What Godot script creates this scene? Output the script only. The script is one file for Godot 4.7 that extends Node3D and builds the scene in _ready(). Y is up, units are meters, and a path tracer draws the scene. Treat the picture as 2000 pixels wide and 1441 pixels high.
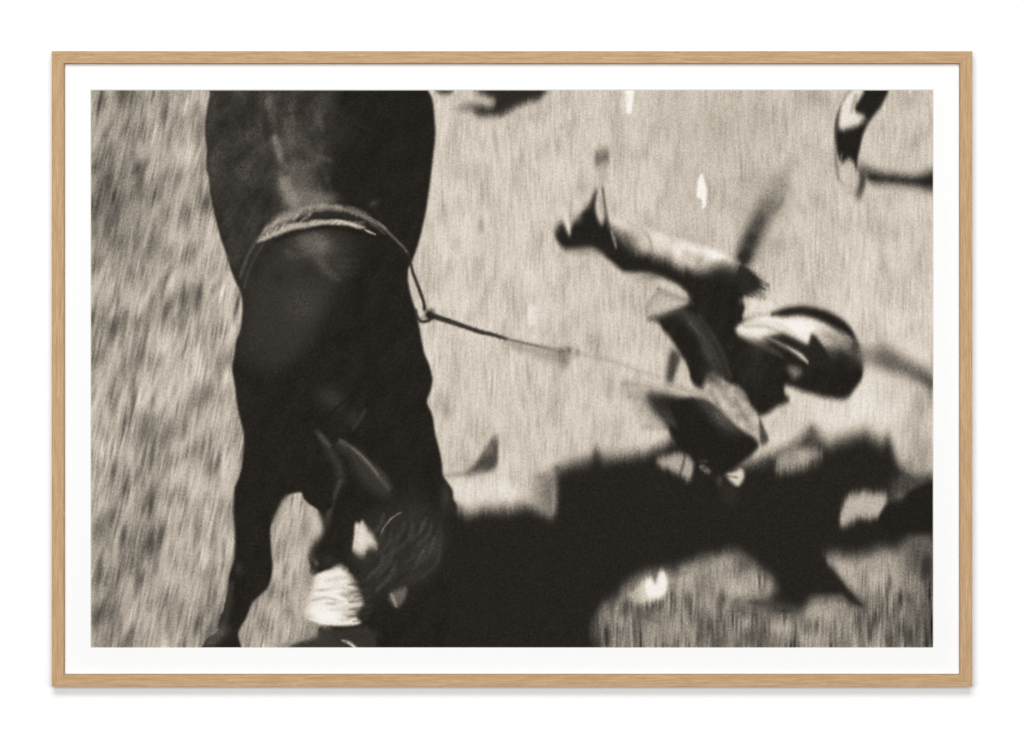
extends Node3D
# A framed sepia photograph hanging on a white wall, seen straight on.
# Picture layout: 1 unit of "px" = 0.8 mm on the front face of the frame.

const MM := 0.001
const PX := 0.0008          # metres for one px of the layout
const CAM_Z := 8.0
const FACE_Z := 0.025       # front face of the frame
const GAIN := 1.20          # light on the wall: what a perfectly white surface renders as

# ---------------------------------------------------------------- the print
const S := 0.75             # print pixels for one layout px
const OX := 177.0           # the print's corner in the layout
const OY := 177.0
const PW := 1235
const PH := 815
var C := PackedFloat32Array()      # the tone of the print, 0..255
var N := PackedFloat32Array()      # camera-shake streaks, -1..1
var clip_masks := {}
var rng := RandomNumberGenerator.new()


func _ready() -> void:
	rng.seed = 4711
	# camera
	var cam := Camera3D.new()
	cam.name = "camera"
	add_child(cam)
	cam.position = Vector3(0, 0, CAM_Z)
	cam.fov = rad_to_deg(2.0 * atan(1441.0 * PX * 0.5 / (CAM_Z - FACE_Z)))
	cam.near = 0.1
	cam.far = 60.0
	cam.current = true
	# no sky: a dim studio, lit by two large soft lamps behind the camera
	var we := WorldEnvironment.new()
	we.name = "environment"
	var env := Environment.new()
	env.background_mode = Environment.BG_COLOR
	env.background_color = Color(0, 0, 0)
	env.tonemap_mode = Environment.TONE_MAPPER_LINEAR
	env.tonemap_exposure = 1.0
	env.sdfgi_enabled = true
	env.ssao_enabled = true
	env.ssil_enabled = true
	we.environment = env
	add_child(we)
	softbox("key_softbox", Vector3(-0.6, 6.0, 10.0), Vector2(6.5, 3.5), 79.0)
	softbox("fill_softbox", Vector3(-0.1, 0.2, 9.0), Vector2(12.0, 3.2), 76.5)

	build_wall()
	paint_print()
	build_picture()


func softbox(called: String, at: Vector3, size: Vector2, energy: float) -> void:
	var l := AreaLight3D.new()
	l.name = called
	l.area_size = size
	l.light_energy = energy
	l.light_color = Color(1.0, 1.0, 1.0)
	l.area_range = 40.0
	l.area_attenuation = 2.0
	l.shadow_enabled = true
	add_child(l)
	l.position = at
	l.look_at(Vector3(0, 0, 0), Vector3.UP)


# ---------------------------------------------------------------- geometry
func P(x: float, y: float, z: float) -> Vector3:
	# a place in the layout, on the plane z
	var k := (CAM_Z - z) / (CAM_Z - FACE_Z)
	return Vector3((x - 1000.0) * PX * k, (720.5 - y) * PX * k, z)


func quad(st: SurfaceTool, a: Vector3, b: Vector3, c: Vector3, d: Vector3, n: Vector3, uva := Vector2.ZERO, uvb := Vector2.ZERO, uvc := Vector2.ZERO, uvd := Vector2.ZERO) -> void:
	var vs := [a, b, c, d]
	var us := [uva, uvb, uvc, uvd]
	var order := [0, 1, 2, 0, 2, 3]
	if (b - a).cross(c - a).dot(n) > 0.0:
		order = [0, 2, 1, 0, 3, 2]
	for i in order:
		st.set_normal(n)
		st.set_uv(us[i])
		st.add_vertex(vs[i])


func box(st: SurfaceTool, lo: Vector3, hi: Vector3) -> void:
	var p := func(i: int) -> Vector3:
		return Vector3(hi.x if i & 1 else lo.x, hi.y if i & 2 else lo.y, hi.z if i & 4 else lo.z)
	quad(st, p.call(0), p.call(1), p.call(3), p.call(2), Vector3.FORWARD)
	quad(st, p.call(4), p.call(5), p.call(7), p.call(6), Vector3.BACK)
	quad(st, p.call(0), p.call(1), p.call(5), p.call(4), Vector3.DOWN)
	quad(st, p.call(2), p.call(3), p.call(7), p.call(6), Vector3.UP)
	quad(st, p.call(0), p.call(2), p.call(6), p.call(4), Vector3.LEFT)
	quad(st, p.call(1), p.call(3), p.call(7), p.call(5), Vector3.RIGHT)


func mesh_from(st: SurfaceTool, called: String, m: Material, parent: Node) -> MeshInstance3D:
	var mi := MeshInstance3D.new()
	mi.name = called
	mi.mesh = st.commit()
	mi.material_override = m
	mi.cast_shadow = GeometryInstance3D.SHADOW_CASTING_SETTING_ON
	parent.add_child(mi, true)
	return mi


func starter() -> SurfaceTool:
	var st := SurfaceTool.new()
	st.begin(Mesh.PRIMITIVE_TRIANGLES)
	return st


func lin(c: Color) -> Color:
	return c.srgb_to_linear()


func build_wall() -> void:
	var m := StandardMaterial3D.new()
	m.albedo_color = Color(0.885, 0.885, 0.885).linear_to_srgb()
	m.roughness = 0.95
	m.metallic_specular = 0.1
	var nz := FastNoiseLite.new()
	nz.seed = 5
	nz.frequency = 0.02
	nz.fractal_octaves = 4
	var nt := NoiseTexture2D.new()
	nt.noise = nz
	nt.width = 512
	nt.height = 512
	nt.seamless = true
	nt.as_normal_map = true
	nt.bump_strength = 1.5
	m.normal_enabled = true
	m.normal_texture = nt
	m.normal_scale = 0.12
	m.uv1_triplanar = true
	m.uv1_scale = Vector3(3, 3, 3)
	var st := starter()
	box(st, Vector3(-4.0, -2.6, -0.12), Vector3(4.0, 2.6, 0.0))
	var w := mesh_from(st, "wall", m, self)
	w.set_meta("kind", "structure")
	w.set_meta("label", "plain matte white wall behind the framed print")
	w.set_meta("category", "wall")


func wood_material() -> StandardMaterial3D:
	var tw := 2048
	var th := 64
	var fine := FastNoiseLite.new()
	fine.seed = 21
	fine.frequency = 1.0
	fine.fractal_octaves = 3
	var coarse := FastNoiseLite.new()
	coarse.seed = 33
	coarse.frequency = 1.0
	coarse.fractal_octaves = 2
	var img := Image.create(tw, th, false, Image.FORMAT_RGB8)
	var hgt := Image.create(tw, th, false, Image.FORMAT_L8)
	for y in th:
		for x in tw:
			var wob := coarse.get_noise_2d(x * 0.004, y * 0.02 + 40.0) * 6.0
			var g := fine.get_noise_2d(x * 0.007, (y + wob) * 0.17)
			var g2 := fine.get_noise_2d(x * 0.03 + 90.0, (y + wob) * 0.5)
			var c := coarse.get_noise_2d(x * 0.012 + 7.0, y * 0.06)
			var t := 0.5 + 0.62 * g + 0.32 * g2 + 0.28 * c
			t = clampf(t, 0.0, 1.0)
			var col := Color(0.725, 0.583, 0.420).lerp(Color(0.838, 0.708, 0.550), t)
			# long pores, a little darker
			var po := fine.get_noise_2d(x * 0.02 + 300.0, y * 0.9 + 11.0)
			if po > 0.34:
				col = col.lerp(Color(0.62, 0.49, 0.35), clampf((po - 0.34) * 3.5, 0.0, 0.6))
			var h := hash(Vector2i(x / 9, y / 2))
			if h % 2600 == 0:
				col = col.lerp(Color(0.42, 0.39, 0.35), 0.55)
			var l := lin(col)
			var k := 1.0 / GAIN
			img.set_pixel(x, y, Color(l.r * k, l.g * k, l.b * k).linear_to_srgb())
			hgt.set_pixel(x, y, Color(t, t, t))
	var m := StandardMaterial3D.new()
	m.albedo_texture = ImageTexture.create_from_image(img)
	m.roughness = 0.62
	m.metallic_specular = 0.25
	hgt.bump_map_to_normal_map(1.2)
	m.normal_enabled = true
	m.normal_texture = ImageTexture.create_from_image(hgt)
	m.normal_scale = 0.25
	return m


func rail(parent: Node, side: int, m: Material) -> void:
	# one mitred length of moulding; profile points are (across in mm from the outer edge, height in mm off the wall)
	var prof := [Vector2(0, 1.0), Vector2(0, 24.5), Vector2(0.12, 24.85), Vector2(0.45, 25.0), Vector2(18.35, 25.0), Vector2(18.6, 24.85), Vector2(20.0, 21.6), Vector2(20.0, 16.7), Vector2(16.0, 16.7), Vector2(16.0, 1.0)]
	var x0 := -900.0 * PX
	var x1 := 900.0 * PX
	var y0 := (720.5 - 1341.0) * PX
	var y1 := (720.5 - 100.0) * PX
	var gap := 0.00008
	var st := starter()
	var at := func(t: float, z: float, far: bool) -> Vector3:
		match side:
			0: return Vector3((x1 - t - gap) if far else (x0 + t + gap), y1 - t, z)
			1: return Vector3((x1 - t - gap) if far else (x0 + t + gap), y0 + t, z)
			2: return Vector3(x0 + t, (y0 + t + gap) if far else (y1 - t - gap), z)
			_: return Vector3(x1 - t, (y0 + t + gap) if far else (y1 - t - gap), z)
	var out: Vector3 = [Vector3.UP, Vector3.DOWN, Vector3.LEFT, Vector3.RIGHT][side]
	var u0: float = [0.03, 0.41, 0.15, 0.57][side]
	var n := prof.size()
	var run := 0.0
	for i in n:
		var a: Vector2 = prof[i] * MM
		var b: Vector2 = prof[(i + 1) % n] * MM
		var d := (b - a)
		# outward normal of the profile: across axis points inwards (-out)
		var nrm := (out * d.y + Vector3.BACK * d.x).normalized()
		var va := run
		run += d.length()
		var vb := run
		var pa: Vector3 = at.call(a.x, a.y, false)
		var pb: Vector3 = at.call(a.x, a.y, true)
		var pc: Vector3 = at.call(b.x, b.y, true)
		var pd: Vector3 = at.call(b.x, b.y, false)
		var L := func(p: Vector3) -> float:
			return u0 + (p.x if side < 2 else p.y) / 1.55
		var vs := 1.0 / 0.024
		var v0 := -0.024
		quad(st, pa, pb, pc, pd, nrm, Vector2(L.call(pa), (va + v0) * vs), Vector2(L.call(pb), (va + v0) * vs), Vector2(L.call(pc), (vb + v0) * vs), Vector2(L.call(pd), (vb + v0) * vs))
	# mitred ends
	for far in [false, true]:
		var along: Vector3 = (Vector3.RIGHT if far else Vector3.LEFT) if side < 2 else (Vector3.DOWN if far else Vector3.UP)
		var nn: Vector3 = (along - out).normalized()
		nn = (along + out).normalized() if nn.length() < 0.1 else (along - out).normalized()
		var pts := PackedVector2Array()
		for q in prof:
			pts.append(q)
		var idx := Geometry2D.triangulate_polygon(pts)
		for k in range(0, idx.size(), 3):
			var t0: Vector3 = at.call(pts[idx[k]].x * MM, pts[idx[k]].y * MM, far)
			var t1: Vector3 = at.call(pts[idx[k + 1]].x * MM, pts[idx[k + 1]].y * MM, far)
			var t2: Vector3 = at.call(pts[idx[k + 2]].x * MM, pts[idx[k + 2]].y * MM, far)
			var tri := [t0, t1, t2]
			if (t1 - t0).cross(t2 - t0).dot(nn) > 0.0:
				tri = [t0, t2, t1]
			for v in tri:
				st.set_normal(nn)
				st.set_uv(Vector2(0.3, 0.3))
				st.add_vertex(v)
	var o := mesh_from(st, "frame_rail", m, parent)
	o.set_meta("label", ["upper oak rail of the frame", "lower oak rail of the frame", "oak stile at the horse's side of the frame", "oak stile at the rider's side of the frame"][side])


func build_picture() -> void:
	var root := Node3D.new()
	root.name = "framed_photograph"
	add_child(root)
	root.set_meta("label", "sepia photograph of a dark horse and tumbling rider in white mat and oak frame")
	root.set_meta("category", "framed print")
	var wood := wood_material()
	for side in 4:
		rail(root, side, wood)
	# the mat: a white board with a window cut on the bevel
	var zt := 16.4 * MM
	var zb := 15.0 * MM
	var a := P(116.5, 116.5, zt)
	var b := P(1883.5, 1324.5, zt)
	var ox0 := a.x
	var oy1 := a.y
	var ox1 := b.x
	var oy0 := b.y
	var wa := P(175.3, 174.9, zt)
	var wb := P(1824.9, 1266.0, zt)
	var bev := 1.4 * MM
	var mm := StandardMaterial3D.new()
	var mv := 0.978 / GAIN
	mm.albedo_color = Color(mv, mv, mv).linear_to_srgb()
	mm.roughness = 0.95
	mm.metallic_specular = 0.1
	var pn := FastNoiseLite.new()
	pn.seed = 9
	pn.frequency = 0.06
	var pt := NoiseTexture2D.new()
	pt.noise = pn
	pt.width = 256
	pt.height = 256
	pt.seamless = true
	pt.as_normal_map = true
	pt.bump_strength = 1.0
	mm.normal_enabled = true
	mm.normal_texture = pt
	mm.normal_scale = 0.08
	mm.uv1_triplanar = true
	mm.uv1_scale = Vector3(30, 30, 30)
	var st := starter()
	var F := Vector3.BACK
	# face, in four strips round the window
	quad(st, Vector3(ox0, oy1, zt), Vector3(ox1, oy1, zt), Vector3(ox1, wa.y, zt), Vector3(ox0, wa.y, zt), F)
	quad(st, Vector3(ox0, wb.y, zt), Vector3(ox1, wb.y, zt), Vector3(ox1, oy0, zt), Vector3(ox0, oy0, zt), F)
	quad(st, Vector3(ox0, wa.y, zt), Vector3(wa.x, wa.y, zt), Vector3(wa.x, wb.y, zt), Vector3(ox0, wb.y, zt), F)
	quad(st, Vector3(wb.x, wa.y, zt), Vector3(ox1, wa.y, zt), Vector3(ox1, wb.y, zt), Vector3(wb.x, wb.y, zt), F)
	# outer edges and back
	quad(st, Vector3(ox0, oy1, zt), Vector3(ox1, oy1, zt), Vector3(ox1, oy1, zb), Vector3(ox0, oy1, zb), Vector3.UP)
	quad(st, Vector3(ox0, oy0, zt), Vector3(ox1, oy0, zt), Vector3(ox1, oy0, zb), Vector3(ox0, oy0, zb), Vector3.DOWN)
	quad(st, Vector3(ox0, oy0, zt), Vector3(ox0, oy1, zt), Vector3(ox0, oy1, zb), Vector3(ox0, oy0, zb), Vector3.LEFT)
	quad(st, Vector3(ox1, oy0, zt), Vector3(ox1, oy1, zt), Vector3(ox1, oy1, zb), Vector3(ox1, oy0, zb), Vector3.RIGHT)
	var mat := mesh_from(st, "mat_board", mm, root)
	mat.set_meta("label", "smooth white mat board round the print")
	# the cut bevel shows the board's cream core
	var bm := StandardMaterial3D.new()
	bm.albedo_color = Color(0.85, 0.84, 0.73).linear_to_srgb()
	bm.roughness = 0.9
	bm.metallic_specular = 0.1
	var sb := starter()
	var i0 := Vector3(wa.x + bev, wa.y - bev, zb)
	var i1 := Vector3(wb.x - bev, wb.y + bev, zb)
	quad(sb, Vector3(wa.x, wa.y, zt), Vector3(wb.x, wa.y, zt), Vector3(i1.x, i0.y, zb), Vector3(i0.x, i0.y, zb), Vector3(0, -1, 1).normalized())
	quad(sb, Vector3(wa.x, wb.y, zt), Vector3(wb.x, wb.y, zt), Vector3(i1.x, i1.y, zb), Vector3(i0.x, i1.y, zb), Vector3(0, 1, 1).normalized())
	quad(sb, Vector3(wa.x, wa.y, zt), Vector3(wa.x, wb.y, zt), Vector3(i0.x, i1.y, zb), Vector3(i0.x, i0.y, zb), Vector3(1, 0, 1).normalized())
	quad(sb, Vector3(wb.x, wa.y, zt), Vector3(wb.x, wb.y, zt), Vector3(i1.x, i1.y, zb), Vector3(i1.x, i0.y, zb), Vector3(-1, 0, 1).normalized())
	var bevel := mesh_from(sb, "bevelled_window_edge", bm, mat)
	bevel.set_meta("label", "cream cut edge of the mat window")
	# the print, on its backing board
	var zp := 14.9 * MM
	var p0 := P(OX - 0.0, OY - 0.0, zp)
	var p1 := P(OX + PW / S, OY + PH / S, zp)
	var pm := StandardMaterial3D.new()
	pm.albedo_texture = print_texture()
	pm.roughness = 0.9
	pm.metallic_specular = 0.0
	var sp := starter()
	var ex := 3.0 * MM        # the sheet reaches a little under the mat
	var du := ex / (p1.x - p0.x)
	var dv := ex / (p0.y - p1.y)
	quad(sp, Vector3(p0.x - ex, p0.y + ex, zp), Vector3(p1.x + ex, p0.y + ex, zp), Vector3(p1.x + ex, p1.y - ex, zp), Vector3(p0.x - ex, p1.y - ex, zp), F, Vector2(-du, -dv), Vector2(1 + du, -dv), Vector2(1 + du, 1 + dv), Vector2(-du, 1 + dv))
	pm.texture_repeat = false
	var pr := mesh_from(sp, "print", pm, root)
	pr.set_meta("label", "grainy sepia print of a dark horse roped to a tumbling rider")
	var bb := starter()
	box(bb, Vector3(ox0, oy0, 8.0 * MM), Vector3(ox1, oy1, 14.7 * MM))
	var km := StandardMaterial3D.new()
	km.albedo_color = Color(0.35, 0.27, 0.19).linear_to_srgb()
	km.roughness = 0.9
	mesh_from(bb, "backing_board", km, root)


# ---------------------------------------------------------------- painting the print
# Everything below makes the flat picture on the paper: tones laid down shape by shape in layout px.
func spline(pts: Array, closed: bool, sub := 5) -> PackedVector2Array:
	var out := PackedVector2Array()
	var n := pts.size() / 2
	var g := func(i: int) -> Vector2:
		i = posmod(i, n) if closed else clampi(i, 0, n - 1)
		return Vector2((pts[2 * i] - OX) * S, (pts[2 * i + 1] - OY) * S)
	for i in (n if closed else n - 1):
		var a: Vector2 = g.call(i - 1)
		var b: Vector2 = g.call(i)
		var c: Vector2 = g.call(i + 1)
		var d: Vector2 = g.call(i + 2)
		for k in sub:
			var t := float(k) / sub
			out.append(b.cubic_interpolate(c, a, d, t))
	if not closed:
		out.append(g.call(n - 1))
	return out


func box_blur(m: PackedFloat32Array, w: int, h: int, rx: float, ry: float) -> PackedFloat32Array:
	var src := m
	var kx := int(round(rx * S))
	var ky := int(round(ry * S))
	for pass_i in 2:
		if kx > 0:
			var o := PackedFloat32Array()
			o.resize(w * h)
			var inv := 1.0 / (2 * kx + 1)
			for y in h:
				var r := y * w
				var s := 0.0
				for x in mini(kx, w):
					s += src[r + x]
				for x in w:
					if x + kx < w:
						s += src[r + x + kx]
					o[r + x] = s * inv
					if x >= kx:
						s -= src[r + x - kx]
			src = o
		if ky > 0:
			var o2 := PackedFloat32Array()
			o2.resize(w * h)
			var inv2 := 1.0 / (2 * ky + 1)
			for x in w:
				var s2 := 0.0
				for y in mini(ky, h):
					s2 += src[y * w + x]
				for y in h:
					if y + ky < h:
						s2 += src[(y + ky) * w + x]
					o2[y * w + x] = s2 * inv2
					if y >= ky:
						s2 -= src[(y - ky) * w + x]
			src = o2
	return src


# a filled outline with soft edges. o: op opacity, st streaks in the edge, clip name of a mask, save name
func shape(pts: Array, tone: float, rx: float, ry: float, o := 1.0, st := 0.0, clip := "", save := "", sharp := false) -> void:
	var poly := PackedVector2Array()
	if sharp:
		for i in pts.size() / 2:
			poly.append(Vector2((pts[2 * i] - OX) * S, (pts[2 * i + 1] - OY) * S))
	else:
		poly = spline(pts, true)
	var lo := Vector2(1e9, 1e9)
	var hi := Vector2(-1e9, -1e9)
	for p in poly:
		lo = lo.min(p)
		hi = hi.max(p)
	var mx := int(2.0 * rx * S) + 3
	var my := int(2.0 * ry * S) + 3
	var x0 := maxi(int(lo.x) - mx, -mx)
	var y0 := maxi(int(lo.y) - my, -my)
	var x1 := mini(int(hi.x) + mx, PW + mx)
	var y1 := mini(int(hi.y) + my, PH + my)
	var w := x1 - x0
	var h := y1 - y0
	if w < 2 or h < 2:
		return
	var m := PackedFloat32Array()
	m.resize(w * h)
	var n := poly.size()
	for y in h:
		for sub in 2:
			var yy := y0 + y + 0.25 + 0.5 * sub
			var xs := PackedFloat32Array()
			for i in n:
				var a := poly[i]
				var b := poly[(i + 1) % n]
				if (a.y <= yy) != (b.y <= yy):
					xs.append(a.x + (b.x - a.x) * (yy - a.y) / (b.y - a.y) - x0)
			xs.sort()
			for i in range(0, xs.size() - 1, 2):
				var xa := maxf(xs[i], 0.0)
				var xb := minf(xs[i + 1], w)
				if xb <= xa:
					continue
				var ia := int(xa)
				var ib := int(xb)
				var r := y * w
				if ia == ib:
					m[r + ia] += (xb - xa) * 0.5
					continue
				m[r + ia] += (ia + 1 - xa) * 0.5
				for x in range(ia + 1, ib):
					m[r + x] += 0.5
				if ib < w:
					m[r + ib] += (xb - ib) * 0.5
	m = box_blur(m, w, h, rx * 0.6, ry * 0.6)
	lay(m, x0, y0, w, h, tone, o, st, clip, save)


func lay(m: PackedFloat32Array, x0: int, y0: int, w: int, h: int, tone: float, o: float, st: float, clip: String, save: String) -> void:
	var cm := PackedFloat32Array()
	var has := clip != ""
	if has:
		cm = clip_masks[clip]
	var sv := PackedFloat32Array()
	if save != "":
		sv.resize(PW * PH)
	var ya := maxi(y0, 0)
	var yb := mini(y0 + h, PH)
	var xa := maxi(x0, 0)
	var xb := mini(x0 + w, PW)
	for y in range(ya, yb):
		var r := (y - y0) * w - x0
		var c := y * PW
		for x in range(xa, xb):
			var a := m[r + x]
			if a < 0.004:
				continue
			if st > 0.0 and a < 0.996:
				a = clampf(a + st * N[c + x] * a * (1.0 - a) * 4.0, 0.0, 1.0)
			if save != "":
				sv[c + x] = a
			a *= o
			if has:
				a *= cm[c + x]
			C[c + x] += (tone - C[c + x]) * a
	if save != "":
		clip_masks[save] = sv


# a soft round patch, turned by deg; st breaks it up along the streaks
func blob(x: float, y: float, rx: float, ry: float, tone: float, o: float, deg := 0.0, clip := "", st := 0.0) -> void:
	var cm := PackedFloat32Array()
	var has := clip != ""
	if has:
		cm = clip_masks[clip]
	var cx := (x - OX) * S
	var cy := (y - OY) * S
	var ax := rx * S
	var ay := ry * S
	var R := maxf(ax, ay) * 2.0
	var co := cos(deg_to_rad(deg))
	var si := sin(deg_to_rad(deg))
	for py in range(maxi(0, int(cy - R)), mini(PH, int(cy + R) + 1)):
		for px in range(maxi(0, int(cx - R)), mini(PW, int(cx + R) + 1)):
			var dx := px - cx
			var dy := py - cy
			var u := (dx * co + dy * si) / ax
			var v := (dy * co - dx * si) / ay
			var q := u * u + v * v
			if q > 4.0:
				continue
			var a := exp(-1.4 * q) * (1.0 - q * 0.25) * o
			var k := py * PW + px
			if st > 0.0:
				a = maxf(0.0, a * (1.0 + st * N[k]))
			if has:
				a *= cm[k]
			C[k] += (tone - C[k]) * minf(a, 1.0)


# a soft line of changing width; pts = x, y, width ...
func stroke(pts: Array, tone: float, soft: float, o: float, clip := "", st := 0.0) -> void:
	var n := pts.size() / 3
	var xy := []
	for i in n:
		xy.append(pts[3 * i])
		xy.append(pts[3 * i + 1])
	var line := spline(xy, false, 6)
	var ws := PackedFloat32Array()
	var L := line.size()
	for i in L:
		var t := float(i) / 6.0
		var k := mini(int(t), n - 2)
		ws.append(lerpf(pts[3 * k + 2], pts[3 * k + 5], clampf(t - k, 0.0, 1.0)) * 0.5 * S)
	var lo := Vector2(1e9, 1e9)
	var hi := Vector2(-1e9, -1e9)
	var wm := 0.0
	for i in L:
		lo = lo.min(line[i])
		hi = hi.max(line[i])
		wm = maxf(wm, ws[i])
	var sf := maxf(soft * S, 0.5)
	var pad := int(wm + sf) + 2
	var x0 := int(lo.x) - pad
	var y0 := int(lo.y) - pad
	var w := int(hi.x) + pad - x0
	var h := int(hi.y) + pad - y0
	var m := PackedFloat32Array()
	m.resize(w * h)
	for i in L - 1:
		var a := line[i]
		var b := line[i + 1]
		var ab := b - a
		var len2 := maxf(ab.length_squared(), 1e-6)
		var rr := maxf(ws[i], ws[i + 1]) + sf
		for py in range(maxi(y0, int(minf(a.y, b.y) - rr)), mini(y0 + h, int(maxf(a.y, b.y) + rr) + 2)):
			for px in range(maxi(x0, int(minf(a.x, b.x) - rr)), mini(x0 + w, int(maxf(a.x, b.x) + rr) + 2)):
				var p := Vector2(px, py)
				var t := clampf((p - a).dot(ab) / len2, 0.0, 1.0)
				var d := p.distance_to(a + ab * t)
				var wd := lerpf(ws[i], ws[i + 1], t)
				var e := clampf((wd + sf - d) / (2.0 * sf) if wd > sf * 0.5 else (1.0 - d / (sf + wd)) , 0.0, 1.0)
				if wd < sf and wd > sf * 0.5:
					e = minf(e, 1.0)
				e = e * e * (3.0 - 2.0 * e)
				var k := (py - y0) * w + px - x0
				if e > m[k]:
					m[k] = e
	lay(m, x0, y0, w, h, tone, o, st, clip, "")


# camera or limb movement: mixes the tones along an arc about (vx, vy), or along a straight line
func smear(x: float, y: float, rx: float, ry: float, vx: float, vy: float, deg: float, o := 1.0, turn := 0.0) -> void:
	drag(x, y, rx, ry, turn, o, func(p: Vector2, t: float) -> Vector2:
		var c := Vector2((vx - OX) * S, (vy - OY) * S)
		return c + (p - c).rotated(deg_to_rad(deg) * t))


func slide(x: float, y: float, rx: float, ry: float, dx: float, dy: float, o := 1.0, turn := 0.0) -> void:
	drag(x, y, rx, ry, turn, o, func(p: Vector2, t: float) -> Vector2:
		return p + Vector2(dx, dy) * S * t)


func drag(x: float, y: float, rx: float, ry: float, turn: float, o: float, path: Callable) -> void:
	var cx := (x - OX) * S
	var cy := (y - OY) * S
	var ax := rx * S
	var ay := ry * S
	var R := maxf(ax, ay)
	var co := cos(deg_to_rad(turn))
	var si := sin(deg_to_rad(turn))
	var src := C.duplicate()
	for py in range(maxi(0, int(cy - R)), mini(PH, int(cy + R) + 1)):
		for px in range(maxi(0, int(cx - R)), mini(PW, int(cx + R) + 1)):
			var dx := px - cx
			var dy := py - cy
			var u := (dx * co + dy * si) / ax
			var v := (dy * co - dx * si) / ay
			var q := u * u + v * v
			if q > 1.0:
				continue
			var w := (1.0 - smoothstep(0.35, 1.0, q)) * o
			var acc := 0.0
			for k in 13:
				var p: Vector2 = path.call(Vector2(px, py), (k - 6) / 12.0)
				acc += src[clampi(int(p.y + 0.5), 0, PH - 1) * PW + clampi(int(p.x + 0.5), 0, PW - 1)]
			var i := py * PW + px
			C[i] += (acc / 13.0 - src[i]) * w


func soften(x: float, y: float, rx: float, ry: float, bx: float, by: float, o := 1.0) -> void:
	var x0 := maxi(0, int((x - rx - OX) * S))
	var y0 := maxi(0, int((y - ry - OY) * S))
	var x1 := mini(PW, int((x + rx - OX) * S))
	var y1 := mini(PH, int((y + ry - OY) * S))
	var w := x1 - x0
	var h := y1 - y0
	var m := PackedFloat32Array()
	m.resize(w * h)
	for py in h:
		for px in w:
			m[py * w + px] = C[(y0 + py) * PW + x0 + px]
	m = box_blur(m, w, h, bx, by)
	for py in h:
		for px in w:
			var u := ((x0 + px) / S + OX - x) / rx
			var v := ((y0 + py) / S + OY - y) / ry
			var k := (1.0 - smoothstep(0.3, 0.85, u * u + v * v)) * o
			if k > 0.0:
				var i := (y0 + py) * PW + x0 + px
				C[i] += (m[py * w + px] - C[i]) * k


# uneven tone inside a mask: a coat, worn cloth
func mottle(clip: String, amp: float, fx: float, fy: float, turn: float, seed_no: int) -> void:
	var cm: PackedFloat32Array = clip_masks[clip]
	var nz := FastNoiseLite.new()
	nz.seed = seed_no
	nz.frequency = 1.0
	nz.fractal_octaves = 3
	var co := cos(deg_to_rad(turn))
	var si := sin(deg_to_rad(turn))
	for y in PH:
		for x in PW:
			var a := cm[y * PW + x]
			if a > 0.01:
				var X := x / S
				var Y := y / S
				var i := y * PW + x
				C[i] += a * amp * nz.get_noise_2d((X * co + Y * si) * fx, (Y * co - X * si) * fy) * clampf((C[i] - 28.0) / 40.0, 0.12, 1.6)


func ground_base(x: float, y: float) -> float:
	var gx := [177.0, 400.0, 600.0, 900.0, 1100.0, 1300.0, 1500.0, 1700.0, 1823.0]
	var gy := [177.0, 400.0, 640.0, 860.0, 1060.0, 1264.0]
	var g := [
		[150.0, 174.0, 180.0, 203.0, 204.0, 200.0, 193.0, 201.0, 200.0],
		[143.0, 172.0, 180.0, 208.0, 209.0, 206.0, 199.0, 205.0, 206.0],
		[174.0, 182.0, 186.0, 210.0, 208.0, 207.0, 209.0, 214.0, 214.0],
		[171.0, 178.0, 186.0, 207.0, 206.0, 209.0, 216.0, 221.0, 196.0],
		[152.0, 176.0, 182.0, 214.0, 196.0, 172.0, 158.0, 166.0, 118.0],
		[154.0, 164.0, 160.0, 140.0, 132.0, 134.0, 142.0, 140.0, 96.0]]
	var i := 0
	while i < 7 and x > gx[i + 1]:
		i += 1
	var j := 0
	while j < 4 and y > gy[j + 1]:
		j += 1
	var u := smoothstep(gx[i], gx[i + 1], x)
	var v := smoothstep(gy[j], gy[j + 1], y)
	return lerpf(lerpf(g[j][i], g[j][i + 1], u), lerpf(g[j + 1][i], g[j + 1][i + 1], u), v)


func slant(x: float) -> float:
	return lerpf(-0.21, -0.02, smoothstep(300.0, 1000.0, x))


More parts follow.
